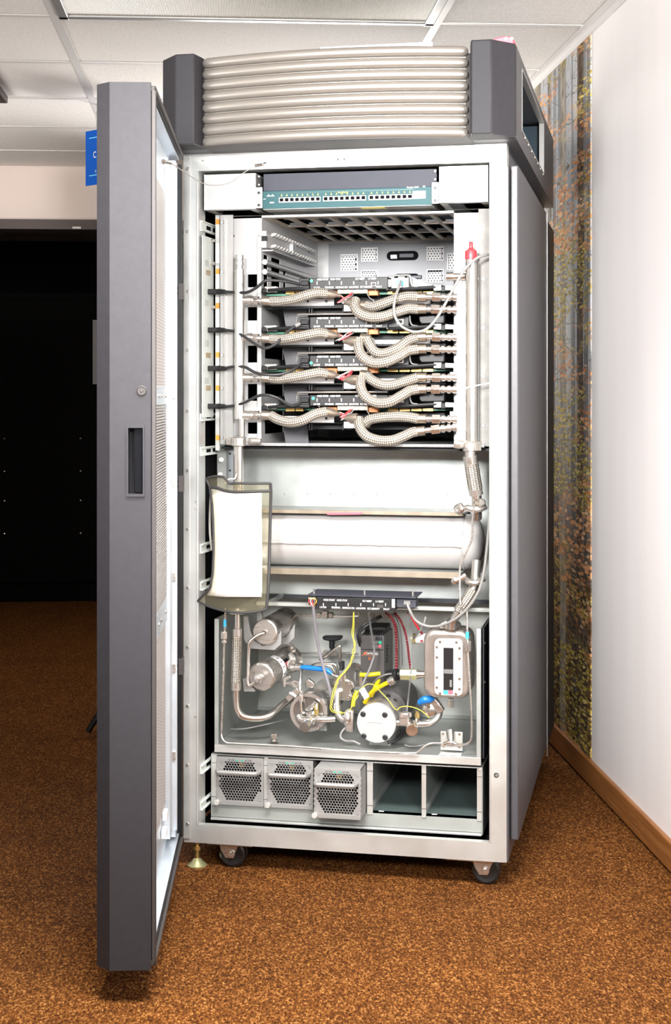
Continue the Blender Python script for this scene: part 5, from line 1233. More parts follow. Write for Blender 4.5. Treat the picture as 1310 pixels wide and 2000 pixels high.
    for fx_, fz_ in ((0.10, 0.88), (0.93, 0.88), (0.93, 0.12)): screw(t, V(x0+W_*fx_, y, z0+H_*fz_), 0.0022, M['psu_grey'])
# ================================================================== pump drawer
dv, bv = 0.06, 0.52
zf = wz(423, 1454, dv); zl0 = wz(420, 1469, dv)
ua, ub = P(418.5, 1450, dv).x, P(939, 1480, dv).x
zw = wz(423, 1209, dv)
t = thing('pump_tray', 'galvanised open tray drawer holding the pumps, filters and tank', 'drawer', ((ua+ub)/2, 0.3, zl0), CAB)
part('floor_plate', MB().box(ua, ub, dv+0.003, bv, zf-0.003, zf-0.001), M['galv_dull'], t, smooth=False)
part('front_lip', MB().box(ua, ub, dv, dv+0.003, zl0, zf), M['galv_front'], t, bevel=0.001)
part('left_wall', MB().box(ua, ua+0.002, dv+0.003, bv, zf, zw), M['galv_dull'], t, smooth=False)
part('left_edge', MB().box(ua, ua+0.012, dv, dv+0.003, zf, zw), M['galv'], t, bevel=0.001)
part('right_wall', MB().box(ub-0.002, ub, dv+0.003, bv, zf, wz(935, 1228, dv)), M['galv_dull'], t, smooth=False)
part('right_edge', MB().box(ub-0.012, ub, dv, dv+0.003, zf, wz(935, 1228, dv)), M['galv'], t, bevel=0.001)
part('back_wall', MB().box(ua, ub, bv, bv+0.003, zf, wz(700, 1120, bv)), M['galv_back'], t, smooth=False)
part('back_fold', MB().box(ua, ub, bv-0.006, bv, zf, zf+0.010), M['galv'], t, smooth=False)
part('drain_knob', MB().lathe(P(535, 1447, 0.10), (0, 0, 1), [(0.012, 0), (0.012, 0.002), (0.006, 0.003), (0.006, 0.010), (0.0115, 0.011), (0.012, 0.018), (0.009, 0.021), (0, 0.022)], 16), M['steel'], t)
for x, y in ((949, 1256), (949, 1332)): screw(t, P(945, y, dv+0.005), 0.004)
t = thing('side_plate', 'dark upright plate beside the right wall of the pump drawer', 'panel', (ub+0.01, 0.2, zf), CAB)
part('plate', MB().box(ub+0.006, ub+0.009, 0.05, 0.5, zf, wz(935, 1225, dv)), M['dark_steel'], t, smooth=False)
def rrect(x0, x1, z0, z1, r, n=6):
    out = []
    for cx_, cz_, a0 in ((x1-r, z1-r, 0), (x0+r, z1-r, 90), (x0+r, z0+r, 180), (x1-r, z0+r, 270)):
        for k in range(n+1):
            a = math.radians(a0+90*k/n); out.append((cx_+r*math.cos(a), cz_+r*math.sin(a)))
    return out
XZ = ((0, 0, 0), (1, 0, 0), (0, 0, 1), (0, 1, 0))
def canister(name, label, cat, a, b, r, group=None):
    t = thing(name, label, cat, Vector(a)-V(0, 0, r), CAB, group=group)
    d = (Vector(b)-Vector(a)); L = d.length
    part('shell', MB().lathe(a, d, [(0.0, -0.003), (r*0.86, -0.003), (r*0.96, 0), (r, 0.006), (r, 0.012), (r*0.975, 0.014), (r*0.975, L-0.01), (r, L-0.006), (r*0.8, L), (0, L)], 40), M['steel_satin'], t)
    return t, d.normalized()
# ---- filter canisters
a, b = P(517, 1235, 0.12), P(517, 1235, 0.12)+V(0.012, 0.20, 0.004)
t, d = canister('filter_canister', 'upper polished steel canister lying in pale plastic saddles', 'canister', a, b, 0.0375, 'steel canisters in the drawer')
part('nipple', rings(MB(), a+V(0, -0.014, 0), a, [(0.004, 0), (0.007, 0.3), (0.007, 1)]), M['steel'], t)
sad = [(475, 1204), (483, 1204), (488, 1232), (496, 1250), (512, 1261), (532, 1256), (544, 1240), (549, 1231), (549, 1258), (536, 1270), (487, 1267), (476, 1250)]
part('saddle', MB().pprism(sad, 0.132, 0.148), M['psu_grey'], t, bevel=0.001)
q0 = P(512, 1250, 0.14); q1 = P(549, 1225, 0.25)
part('saddle', MB().pprism([(x+26, y-12) for x, y in sad], 0.25, 0.266), M['psu_grey'], t, bevel=0.001)
part('mark', MB().obox(a+V(0.030, 0.10, 0.0265), V(0, 0.006, 0), V(0.005, 0, -0.006), V(0.0003, 0, 0.0003)), M['red'], t, smooth=False)
solo('filter_tube', MB().tube([a+V(0, -0.010, 0), a+V(-0.012, -0.018, -0.004), P(495, 1246, 0.095), P(487, 1256, 0.09), P(485.5, 1275, 0.09), P(484.5, 1310, 0.085), P(484, 1335, 0.08), P(488, 1339, 0.08), P(498, 1332, 0.078)], 0.0046, 12), M['steel'], 'bent steel tube linking the front ends of the two canisters', 'tube')
a, b = P(510, 1322, 0.10), P(562, 1289, 0.29)
t, d = canister('filter_canister', 'lower polished steel canister with a FILTER label band', 'canister', a, b, 0.0400, 'steel canisters in the drawer')
ax1 = d; s1 = V(1, 0, 0)-d*d.x; s1.normalize(); s2 = s1.cross(d).normalized()
if s2.z < 0: s2 = -s2
band = MB(); n = 20; vs = []
for k in range(n+1):
    th = math.radians(-80+170*k/n); e_ = s1*math.cos(th)+s2*math.sin(th)
    for f in (0.060, 0.086): vs.append(a+d*f+e_*0.0397)
band.add(vs, [(2*k, 2*k+1, 2*k+3, 2*k+2) for k in range(n)]); part('label_band', band, M['white'], t, smooth=60)
lt = MB()
for k, chn in enumerate('FILTER'):
    th = math.radians(58-22*k); e_ = s1*math.cos(th)+s2*math.sin(th); tg = s1*math.sin(th)-s2*math.cos(th)
    lt.text(chn, a+d*0.066+e_*0.0400+tg*-0.005, 0.019, ex=tg, ey=d, align='LEFT')
part('lettering', lt, M['print_grey'], t, smooth=False)
for th0, th1, f0, f1, mm in ((30, 44, 0.092, 0.116, 'black'), (6, 30, 0.092, 0.104, 'pink_red'), (6, 30, 0.104, 0.116, 'white')):
    vs = []
    for k in range(5):
        th = math.radians(th0+(th1-th0)*k/4); e_ = s1*math.cos(th)+s2*math.sin(th)
        for f in (f0, f1): vs.append(a+d*f+e_*0.0397)
    part('sticker', MB().add(vs, [(2*k, 2*k+1, 2*k+3, 2*k+2) for k in range(4)]), M[mm], t, smooth=60)
part('end_fitting', rings(MB(), a+d*-0.034, a, [(0.005, 0), (0.009, 0.05), (0.009, 0.3), (0.012, 0.32), (0.012, 0.6), (0.008, 0.62), (0.010, 1)], 12), M['steel_bright'], t)
part('saddle', MB().pprism([(474, 1326), (483, 1324), (486, 1336), (497, 1346), (498, 1351), (476, 1351)], 0.115, 0.130), M['psu_grey'], t, bevel=0.001)
part('rear_clamp', rings(MB(), b-d*0.012, b+d*0.016, [(0.030, 0), (0.040, 0.1), (0.040, 0.9), (0.028, 1)]), M['steel'], t)
for dx, dy in ((0, -0.02), (0.012, 0.01), (-0.014, -0.03)): part('clamp_bolt', MB().hexnut(P(571+dx*300, 1285+dy*600, 0.20), P(573+dx*300, 1278+dy*600, 0.19), 0.008), M['steel'], t)
part('wing_nut', MB().tube([P(566, 1276, 0.17), P(572, 1288, 0.165), P(566, 1300, 0.17), P(576, 1309, 0.17)], [0.006, 0.010, 0.008, 0.005], 8), M['steel_satin'], t)
# ---- left flexible pipe
t = thing('supply_pipe', 'stainless pipe with a braided section and a bend on the drawer\'s left', 'pipe', P(461, 1395, 0.09), CAB)
fv = 0.085
part('upper_pipe', MB().tube([P(463, 1188, fv), P(463, 1230, fv)], 0.0090, 20, smooth=False), M['steel'], t)
part('flange', rings(MB(), P(463, 1199, fv), P(463, 1190, fv), [(0.018, 0), (0.026, 0.2), (0.026, 1)]), M['steel_satin'], t)
part('upper_collar', rings(MB(), P(462.5, 1242, fv), P(462.5, 1227, fv), [(0.0145, 0), (0.0145, 0.95), (0.012, 1)]), M['steel_satin'], t)
part('braided_section', MB().tube([P(462.5, 1241, fv), P(461.5, 1290, fv), P(460.5, 1336, fv)], 0.0142, 24), M['braid_fine'], t, smooth=60)
part('lower_collar', rings(MB(), P(460.5, 1348, fv), P(460.5, 1333, fv), [(0.012, 0), (0.0145, 0.05), (0.0145, 1)]), M['steel_satin'], t)
part('bent_pipe', MB().tube([P(460.5, 1346, fv), P(461, 1370, fv), P(464, 1388, fv), P(474, 1399, 0.09), P(492, 1403, 0.10), P(514, 1402, 0.11), P(533, 1393, 0.13), P(555, 1374, 0.17), P(575, 1358, 0.21)], 0.0098, 20), M['steel'], t)
# ---- thin capillary round the drawer front
solo('capillary_tube', MB().tube([P(440, 1188, 0.06), P(439, 1232, 0.062), P(437.5, 1262, 0.062), P(436, 1330, 0.06), P(433, 1420, 0.056), P(433, 1438, 0.054), P(440, 1449, 0.052), P(460, 1452, 0.052), P(560, 1457, 0.052), P(700, 1467, 0.052), P(800, 1471, 0.052), P(815, 1469, 0.052), P(829, 1458, 0.056), P(842, 1452, 0.06), P(866, 1452, 0.07)], 0.0026, 8, sub=4), M['steel_satin'], 'thin steel tube running down the left and along the drawer front', 'tube')
for x, yy, w_, lab in ((439, 1215, 0.06, 'left'), (913, 1239, 0.062, 'right')):
    t = thing('tube_union', 'steel compression union with a blue mark at the drawer\'s %s side' % lab, 'fitting', P(x, yy+44, w_), CAB, group='tube unions')
    if lab == 'left':
        part('blue_mark', rings(MB(), P(x, 1224, w_), P(x, 1210, w_), [(0.0042, 0), (0.0042, 1)]), M['cyan'], t)
        part('nut', MB().hexnut(P(438, 1248, w_), P(438, 1233, w_), 0.0098), M['steel'], t, bevel=0.001)
        part('nut', MB().hexnut(P(438, 1256, w_), P(438, 1250, w_), 0.0080), M['steel'], t, bevel=0.001)
    else:
        part('blue_mark', rings(MB(), P(912.5, 1247, w_), P(912.5, 1234, w_), [(0.0046, 0), (0.0046, 1)]), M['cyan'], t)
        part('nut', MB().hexnut(P(914, 1272, w_), P(914, 1251, w_), 0.0095), M['steel'], t, bevel=0.001)
solo('capillary_tube', MB().tube([P(911, 1192, 0.07), P(912, 1215, 0.065), P(913, 1262, 0.06), P(917, 1330, 0.058), P(920, 1380, 0.058), P(921, 1435, 0.060), P(917, 1449, 0.062), P(905, 1454, 0.066), P(889, 1453, 0.07)], 0.0030, 8, sub=4), M['steel_satin'], 'thin steel tube running down in front of the tank\'s right side', 'tube')
# ---- small bracket with tee
t = thing('tee_bracket', 'bent steel bracket holding a small tee on the drawer floor', 'bracket', P(880, 1470, 0.09), CAB)
part('upright', MB().pbox(860, 1428, 903, 1467, 0.10, 0.103), M['galv_front'], t, bevel=0.001)
part('foot', MB().box(P(860, 1460, 0.10).x, P(903, 1460, 0.10).x, 0.066, 0.10, zf, zf+0.002), M['galv_front'], t, smooth=False)
part('tee', MB().tube([P(866, 1453, 0.07), P(880, 1449, 0.07), P(890, 1453, 0.07)], 0.0050, 10).tube([P(881, 1453, 0.075), P(880, 1440, 0.085), P(879, 1428, 0.095)], [0.006, 0.010, 0.012], 12), M['steel'], t)
for x, y in ((865, 1433), (897, 1434), (897, 1459), (866, 1459)): screw(t, P(x, y, 0.10), 0.0036)
# ---- left pump
c = P(603, 1391, 0.12); dd = V(0.02, 1, 0.015).normalized()
t = thing('pump', 'stainless pump with an open ring flange at the left of the drawer', 'pump', V(c.x, c.y, zf), CAB, group='pumps in the drawer')
part('flange_ring', MB().lathe(c, dd, [(0.043, 0.004), (0.0435, -0.004), (0.0525, -0.004), (0.054, 0.0), (0.054, 0.016), (0.048, 0.02), (0.040, 0.02), (0.040, 0.008), (0.043, 0.004)], 48), M['steel_bright'], t)
part('face_disc', MB().lathe(c, dd, [(0.0, 0.006), (0.018, 0.006), (0.026, 0.010), (0.041, 0.012)], 40), M['steel_bright'], t)
part('body', MB().lathe(c, dd, [(0.047, 0.02), (0.050, 0.03), (0.050, 0.15), (0.046, 0.16), (0.046, 0.26), (0.03, 0.265), (0, 0.265)], 40), M['steel_satin'], t)
part('v_clamp', MB().obox(P(573, 1356, 0.13), V(0.016, 0, 0.014), V(-0.005, 0, 0.006), V(0, 0.010, 0)).tube([P(565, 1353, 0.12), P(578, 1362, 0.12)], 0.006, 8), M['steel'], t, bevel=0.001)
part('union_nut', rings(MB(), P(594, 1421, 0.055), P(612, 1398, 0.12), [(0.0145, 0), (0.0155, 0.06), (0.0155, 0.35), (0.012, 0.4), (0.012, 0.6), (0.015, 0.62), (0.015, 1)]), M['steel_bright'], t)
part('outlet_pipe', MB().tube([P(609, 1404, 0.10), P(625, 1405, 0.095), P(640, 1405, 0.10), P(654, 1404, 0.105)], 0.0088, 16), M['steel_bright'], t)
part('inlet_stub', MB().tube([P(583, 1398, 0.105), P(588, 1405, 0.10), P(602, 1407, 0.098)], 0.0095, 14), M['steel'], t)
part('brass_tap', MB().tube([P(618, 1374, 0.105), P(617.5, 1386, 0.10)], 0.0055, 10, smooth=False).hexnut(P(617.5, 1384, 0.10), P(617.5, 1396, 0.10), 0.0068), M['brass'], t)
part('tap_arm', MB().tube([P(603, 1385, 0.112), P(612, 1378, 0.105), P(618, 1372, 0.105)], 0.0068, 10), M['steel_bright'], t)
part('foot', MB().pbox(620, 1405, 638, 1428, 0.16, 0.20), M['galv_dull'], t, bevel=0.001)
for x, y in ((620, 1422), (627, 1412)): screw(t, P(x, y, 0.11), 0.005, M['steel'])
part('sense_tube', MB().tube([P(588, 1302, 0.15), P(586.5, 1330, 0.12), P(586, 1352, 0.11), P(588, 1388, 0.108), P(594, 1394, 0.11)], 0.0040, 10), M['steel_bright'], t)
part('sense_nut', MB().hexnut(P(588, 1356, 0.105), P(588.5, 1370, 0.105), 0.0072).hexnut(P(587.5, 1349, 0.106), P(587.8, 1355, 0.106), 0.0050), M['steel_bright'], t, bevel=0.0008)
# clamps and pipes above the left pump
t = thing('pipe_clamp', 'bronze coloured wing clamp between the canister and the left pump', 'clamp', P(600, 1345, 0.16), CAB)
part('wing', MB().pprism([(595, 1333), (601, 1325), (613, 1333), (615, 1341), (608, 1344), (597, 1343)], 0.15, 0.162), M['steel'], t, bevel=0.003)
part('eye_bolt', MB().tube([P(560, 1335, 0.16), P(573, 1334, 0.155), P(580, 1336, 0.15)], [0.004, 0.006, 0.008], 10).lathe(P(577, 1335, 0.148), (0, -1, 0), [(0.010, 0), (0.010, 0.006), (0.005, 0.006), (0.005, 0), (0, 0)], 16), M['steel_satin'], t)
part('yoke', MB().pprism([(552, 1325), (566, 1320), (568, 1324), (558, 1329), (558, 1342), (553, 1342)], 0.15, 0.165), M['steel_satin'], t, bevel=0.001)
# ---- left ball valve with blue lever
t = thing('ball_valve', 'ball valve with a long blue lever behind the left pump', 'valve', P(585, 1310, 0.14), CAB, group='ball valves with blue levers')
part('body', rings(MB(), P(570, 1303, 0.16), P(590, 1303, 0.15), [(0.010, 0), (0.013, 0.1), (0.013, 0.4), (0.0095, 0.45), (0.0095, 1)], 16), M['steel_bright'], t)
lv = part('lever', MB().tube([P(588, 1303, 0.135), P(600, 1304, 0.130), P(618, 1306, 0.125), P(634, 1308, 0.12), P(641, 1311, 0.118), P(647, 1316, 0.117)], [0.0055, 0.0068, 0.0068, 0.0068, 0.0068, 0.0050], 12), M['blue'], t)
part('lever_tip', MB().tube([P(645, 1314, 0.118), P(652, 1319, 0.118), P(660, 1321, 0.12)], 0.0022, 8), M['steel'], lv)
# ---- rear tubes and black knob
t = thing('needle_valve', 'small valve with a black knob on the drawer back wall', 'valve', P(645, 1283, 0.44), CAB)
part('knob', MB().pprism([(628, 1245), (631, 1243), (664, 1243), (667, 1246), (664, 1250), (655, 1252), (640, 1252), (631, 1250)], 0.40, 0.43), M['black_plastic'], t, bevel=0.003)
part('stem', MB().cyl(P(648, 1250, 0.415), P(648, 1266, 0.415), 0.008).cyl(P(648, 1266, 0.415), P(648, 1274, 0.415), 0.005), M['black_plastic'], t)
part('body', MB().pbox(630, 1272, 657, 1282, 0.42, 0.45), M['steel_satin'], t, bevel=0.001)
solo('rear_tube', MB().tube([P(585, 1276, 0.45), P(700, 1276, 0.45)], 0.0028, 8, smooth=False), M['steel_satin'], 'thin tube running straight along the drawer back wall', 'tube')
t = thing('tube_rack', 'bent steel tubes rising to a square loop behind the blue lever', 'tube', P(640, 1320, 0.36), CAB)
for k, off in enumerate((0, 6)):
    part('bent_tube', MB().tube([P(604-off, 1305, 0.36), P(618, 1297+off*0.4, 0.36), P(650-off, 1297+off*0.6, 0.36), P(657-off, 1303+off, 0.36), P(660-off, 1318, 0.36), P(660-off, 1330, 0.36)], 0.0042, 10, sub=4), M['steel'], t)
part('bent_tube', MB().tube([P(625, 1290, 0.38), P(648, 1272, 0.38), P(662, 1262, 0.38), P(664, 1268, 0.38), P(664, 1300, 0.38)], 0.0048, 10, sub=3), M['steel'], t)
part('tube_clip', MB().pbox(662, 1294, 669, 1310, 0.36, 0.39), M['print_grey'], t, bevel=0.001)
t = thing('cross_fitting', 'steel cross fitting on the thin line below the control unit', 'fitting', P(645, 1210, 0.30), CAB)
part('line', MB().tube([P(565, 1205, 0.30), P(580, 1202, 0.30), P(690, 1203, 0.30), P(700, 1196, 0.30)], 0.0036, 8), M['steel_satin'], t)
part('cross', MB().pbox(617, 1197, 625, 1208, 0.29, 0.31).pbox(628, 1194, 639, 1209, 0.288, 0.312).pbox(641, 1197, 649, 1208, 0.29, 0.31), M['steel_satin'], t, bevel=0.002)
# ---- middle riser: cast elbow and return bend
t = thing('riser_pipe', 'stainless riser with a cast elbow block between the two pumps', 'pipe', P(665, 1415, 0.12), CAB)
part('casting', MB().pprism([(650, 1334), (660, 1328), (678, 1326), (690, 1333), (693, 1343), (684, 1350), (690, 1362), (682, 1370), (655, 1368), (651, 1350)], 0.16, 0.20), M['steel_bright'], t, bevel=0.005, seg=3)
for x, y in ((657, 1336), (683, 1334), (681, 1361)): screw(t, P(x, y, 0.16), 0.006, M['steel'])
part('return_bend', MB().tube([P(658, 1352, 0.145), P(657.5, 1375, 0.135), P(659, 1390, 0.13), P(665, 1402, 0.125), P(676, 1407, 0.12), P(688, 1408, 0.11)], 0.0105, 18), M['steel_bright'], t)
part('top_bend', MB().tube([P(684, 1332, 0.18), P(683, 1315, 0.20), P(689, 1304, 0.22), P(697, 1304, 0.23), P(703, 1312, 0.24), P(703, 1340, 0.24)], 0.0118, 18), M['steel'], t)
part('top_nut', MB().cyl(P(670, 1329, 0.17), P(670, 1318, 0.17), 0.013, n=16), M['steel_bright'], t)
cl = part('clamp', MB().obox(P(683, 1407, 0.10), V(0.011, 0, 0), V(0, 0.012, 0), V(0, 0, 0.030)), M['steel_satin'], t, bevel=0.004)
part('clamp_wing', MB().tube([P(676, 1392, 0.09), P(678, 1405, 0.085), P(674, 1415, 0.09)], [0.006, 0.009, 0.005], 8), M['steel'], cl)
# ---- right pump
c = P(735, 1412, 0.09)
t = thing('pump', 'pump with a round white face and four bolts in the drawer middle', 'pump', V(c.x, c.y, zf), CAB, group='pumps in the drawer')
fp = part('face_plate', MB().lathe(c, (0, 1, 0), [(0, -0.004), (0.0520, -0.004), (0.0535, -0.002), (0.0535, 0.012), (0, 0.012)], 56), M['white_metal'], t)
for x, y in ((709, 1394.5), (751.5, 1396), (710.5, 1437.5), (752, 1440)):
    stamp('face_bolt', 'facebolt', lambda: MB().lathe((0, 0, 0), (0, -1, 0), [(0.0075, 0), (0.0075, 0.002), (0.006, 0.003), (0.003, 0.003), (0.003, 0.0006), (0, 0.0006)], 16), M['dark_steel'], fp, P(x, y, 0.086))
part('maker_mark', MB().tube([P(716, 1414, 0.0855), P(722, 1411, 0.0855), P(745, 1412.5, 0.0855)], 0.0004, 4), M['psu_grey'], fp)
part('barrel', MB().lathe(c, (0, 1, 0), [(0.0515, 0.012), (0.0515, 0.060), (0.0545, 0.064), (0.0545, 0.085), (0.050, 0.09), (0.050, 0.12)], 48), M['steel_satin'], t)
part('motor', MB().lathe(c+V(0.004, 0, 0.004), (0, 1, 0), [(0.048, 0.12), (0.060, 0.122), (0.060, 0.20), (0.056, 0.21), (0.056, 0.34), (0, 0.345)], 40), M['drive_grey'], t)
for x, y in ((770, 1369), (782, 1392), (758, 1360)): screw(t, P(x, y, 0.205), 0.006, M['black'])
part('foot', MB().box(c.x-0.03, c.x+0.03, 0.14, 0.30, zf, c.z-0.04), M['galv_dull'], t, smooth=False)
# right-hand outlet: clamp, brass tap, round nut, elbow
t = thing('outlet_pipe', 'stainless outlet pipe curving from the right pump up to the tank', 'pipe', P(820, 1425, 0.10), CAB)
part('elbow_pipe', MB().tube([P(772, 1411, 0.11), P(795, 1412, 0.11), P(822, 1414, 0.11), P(842, 1411, 0.12), P(855, 1400, 0.13), P(858, 1385, 0.14)], 0.0098, 18), M['steel_bright'], t)
cl = part('clamp', MB().obox(P(790, 1404, 0.10), V(0.014, 0, 0), V(0, 0.012, 0), V(0, 0, 0.018)), M['steel_satin'], t, bevel=0.004)
for x in (783, 800): part('clamp_bolt', MB().hexnut(P(x, 1392, 0.09), P(x, 1400, 0.09), 0.006), M['steel'], cl)
part('round_nut', rings(MB(), P(804, 1427, 0.06), P(806, 1414, 0.11), [(0.006, 0.02), (0.010, 0.0), (0.0155, 0.0), (0.016, 0.1), (0.016, 0.5), (0.012, 0.55), (0.012, 1)]), M['steel'], t)
part('brass_tap', MB().hexnut(P(814.5, 1393, 0.10), P(814.5, 1402, 0.10), 0.0070).cyl(P(814.5, 1389, 0.10), P(814.5, 1394, 0.10), 0.0045), M['brass'], t)
part('tap_stem', MB().tube([P(814.5, 1401, 0.10), P(815, 1411, 0.105)], 0.0058, 10, smooth=False), M['steel'], t)
part('union', rings(MB(), P(838, 1386, 0.12), P(843, 1384, 0.16), [(0.013, 0), (0.018, 0.05), (0.018, 0.4), (0.014, 0.5), (0.014, 1)]), M['steel'], t)
part('side_clamp', MB().obox(P(854, 1378, 0.13), V(0.008, 0, 0.006), V(0, 0.012, 0), V(-0.012, 0, 0.016)), M['steel_satin'], t, bevel=0.003)
t = thing('ball_valve', 'ball valve with a short blue handle beside the tank', 'valve', P(835, 1385, 0.13), CAB, group='ball valves with blue levers')
part('handle', MB().tube([P(818, 1373, 0.11), P(828, 1367, 0.105), P(838, 1366, 0.11), P(846, 1364, 0.12)], [0.007, 0.0105, 0.010, 0.006], 12), M['blue'], t)
part('stem', MB().cyl(P(834, 1372, 0.12), P(838, 1382, 0.125), 0.006), M['steel'], t)
# ---- tank with sight glass
t = thing('coolant_tank', 'rounded stainless tank with a bolted sight glass in the drawer', 'tank', P(872, 1366, 0.13), CAB)
a, b = P(826.5, 1229, 0.085), P(919, 1366, 0.085)
part('shell', MB().prism(rrect(a.x, b.x, b.z, a.z, 0.030, 8), *XZ, 0.085, 0.185), M['tank_steel'], t, bevel=0.012, seg=4)
a, b = P(848, 1247, 0.079), P(903.5, 1360, 0.079)
outer = rrect(a.x, b.x, b.z, a.z, 0.014, 6)
w0, w1 = P(866, 1265, 0.079), P(885, 1347, 0.079)
part('sight_plate', MB().prism(outer, *XZ, 0.079, 0.0855), M['white_metal'], t, bevel=0.001)
gl = part('sight_glass', MB().box(w0.x, w1.x, 0.0775, 0.0790, w1.z, w0.z), M['glass_dark'], t, smooth=False)
part('level_band', MB().pbox(866.5, 1307, 884.5, 1316, 0.0768, 0.0775), M['cable_grey'], gl, smooth=False)
part('float', MB().pbox(878, 1328, 882, 1342, 0.0768, 0.0775), M['cable_light'], gl, smooth=False)
for x0, x1, mm in ((865.5, 875, 'cyan'), (875, 884, 'pink_red')): part('scale_label', MB().pbox(x0, 1348.5, x1, 1356, 0.0776, 0.079), M[mm], t, smooth=False)
part('scale_heading', MB().pbox(865.5, 1345.5, 884, 1348.5, 0.0776, 0.079), M['print_grey'], t, smooth=False)
for x, y in ((859, 1254), (891, 1255), (853, 1264), (897, 1266), (853, 1284), (897, 1286.5), (853, 1323.5), (897, 1326), (853, 1343), (897, 1346), (859, 1354.5), (890, 1355.5)): screw(t, P(x, y, 0.079), 0.0038, M['steel'], 'sight_bolt')
part('top_neck', rings(MB(), P(882, 1232, 0.115), P(882, 1211, 0.10), [(0.020, 0), (0.020, 0.5), (0.014, 0.55), (0.014, 1)]), M['steel'], t)
tc_ = part('top_clamp', MB().tube([P(866, 1221, 0.10), P(873, 1224, 0.085), P(884, 1225, 0.082), P(896, 1219, 0.10)], 0.0085, 8), M['steel'], t)
part('clamp_bolt', MB().tube([P(860, 1224, 0.09), P(866, 1219, 0.09), P(872, 1215, 0.09)], [0.009, 0.006, 0.004], 8), M['steel_satin'], tc_)
part('drain_fitting', rings(MB(), P(880, 1364, 0.12), P(880, 1381, 0.12), [(0.0085, 0), (0.0085, 0.3), (0.0105, 0.32), (0.0105, 1)], 6), M['steel_bright'], t)
part('side_adapter', rings(MB(), P(829, 1317, 0.13), P(812, 1317, 0.13), [(0.010, 0), (0.010, 0.5), (0.0115, 0.55), (0.0115, 1)]), M['steel'], t)
t = thing('hex_adapter', 'greenish brass hexagonal adapter on the left of the tank', 'fitting', P(798, 1328, 0.13), CAB)
part('hex_body', MB().hexnut(P(814, 1317, 0.13), P(782, 1317, 0.13), 0.0158), M['brass_green'], t, bevel=0.0008)
part('black_plug', MB().cyl(P(783, 1317, 0.13), P(776, 1317, 0.13), 0.010).cyl(P(777, 1317, 0.13), P(758, 1319, 0.14), 0.0155), M['black_plastic'], t, bevel=0.001)
part('cable_tail', MB().tube([P(764, 1316, 0.12), P(752, 1318, 0.11), P(738, 1325, 0.12), P(728, 1335, 0.14)], 0.0024, 8), M['cable_grey'], t)
t = thing('pressure_sensor', 'small brass sensor with a white label left of the tank top', 'sensor', P(822, 1260, 0.20), CAB)
part('barrel', MB().cyl(P(804, 1247, 0.20), P(812, 1247, 0.20), 0.0145, n=20), M['brass'], t)
part('label_sleeve', MB().cyl(P(812, 1247, 0.20), P(838, 1247, 0.20), 0.0142, n=20), M['white'], t)
part('red_text', MB().pbox(821, 1250, 825, 1254, 0.183, 0.1845), M['red'], t, smooth=False)
# ---- variable speed drive
v = 0.24
t = thing('motor_drive', 'dark grey motor drive with keypad standing behind the right pump', 'motor drive', P(735, 1345, 0.3), CAB)
a, b = P(704, 1240, v), P(750.5, 1352, v)
part('case', MB().box(a.x, b.x, v+0.004, v+0.14, b.z, a.z), M['drive_side'], t, bevel=0.002)
part('front_cover', MB().box(a.x, b.x, v, v+0.004, b.z, wz(730, 1269.5, v)), M['drive_grey'], t, bevel=0.001)
kp = part('keypad', MB().box(a.x, b.x, v-0.002, v+0.004, wz(730, 1268.5, v), a.z), M['drive_grey'], t, bevel=0.001)
for x, y, mm in ((729, 1255, 'cable_grey'), (735.5, 1254.5, 'cable_grey'), (742, 1255, 'green'), (729, 1262.5, 'cable_grey'), (735.5, 1262.5, 'cable_grey'), (741.5, 1262.5, 'pink_red')):
    part('key', MB().lathe(P(x, y, v-0.002), (0, -1, 0), [(0.0048, 0), (0.0044, 0.0012), (0, 0.0014)], 14), M[mm], kp)
part('display', MB().pbox(733, 1244, 746, 1251, v-0.0026, v-0.002), M['dark_steel'], kp, smooth=False)
gr = MB()
for k in range(9): part('vent_fin', MB().box(a.x+0.010+0.0062*k, a.x+0.0125+0.0062*k, v+0.006, v+0.10, a.z, a.z+0.010), M['black_plastic'], t, smooth=False)
part('top_cap', MB().box(a.x+0.004, b.x-0.002, v+0.04, v+0.12, a.z, a.z+0.018), M['black_plastic'], t, bevel=0.004)
for k in range(6): part('side_vent', MB().box(b.x, b.x+0.0004, v+0.03, v+0.055, wz(755, 1268+6*k, v), wz(755, 1265.5+6*k, v)), M['void'], t, smooth=False)
part('maker_lettering', MB().text('SAFTRONICS', V(P(716, 1278, v).x, v-0.0006, wz(725, 1278.5, v)), 0.0085, sx=0.66), M['print_white'], t, smooth=False)
part('maker_emblem', MB().pprism([(709, 1278.5), (712, 1273.5), (717, 1273), (714, 1276), (715, 1278.5)], v-0.0006, v), M['print_orange'], t, smooth=False)
part('red_stripe', MB().pbox(705, 1279.5, 735, 1281, v-0.0006, v), M['print_orange'], t, smooth=False)
part('model_lettering', MB().text('K1', V(P(720, 1290, v).x, v-0.0006, wz(725, 1289, v)), 0.0125), M['print_orange'], t, smooth=False)
t = thing('wall_plate', 'small galvanised plate with two screws under the control unit', 'plate', P(740, 1215, 0.28), CAB)
part('plate', MB().pbox(722, 1197, 770, 1209, 0.28, 0.283), M['galv'], t, smooth=False)
for x in (728, 762): screw(t, P(x, 1202, 0.28), 0.006)
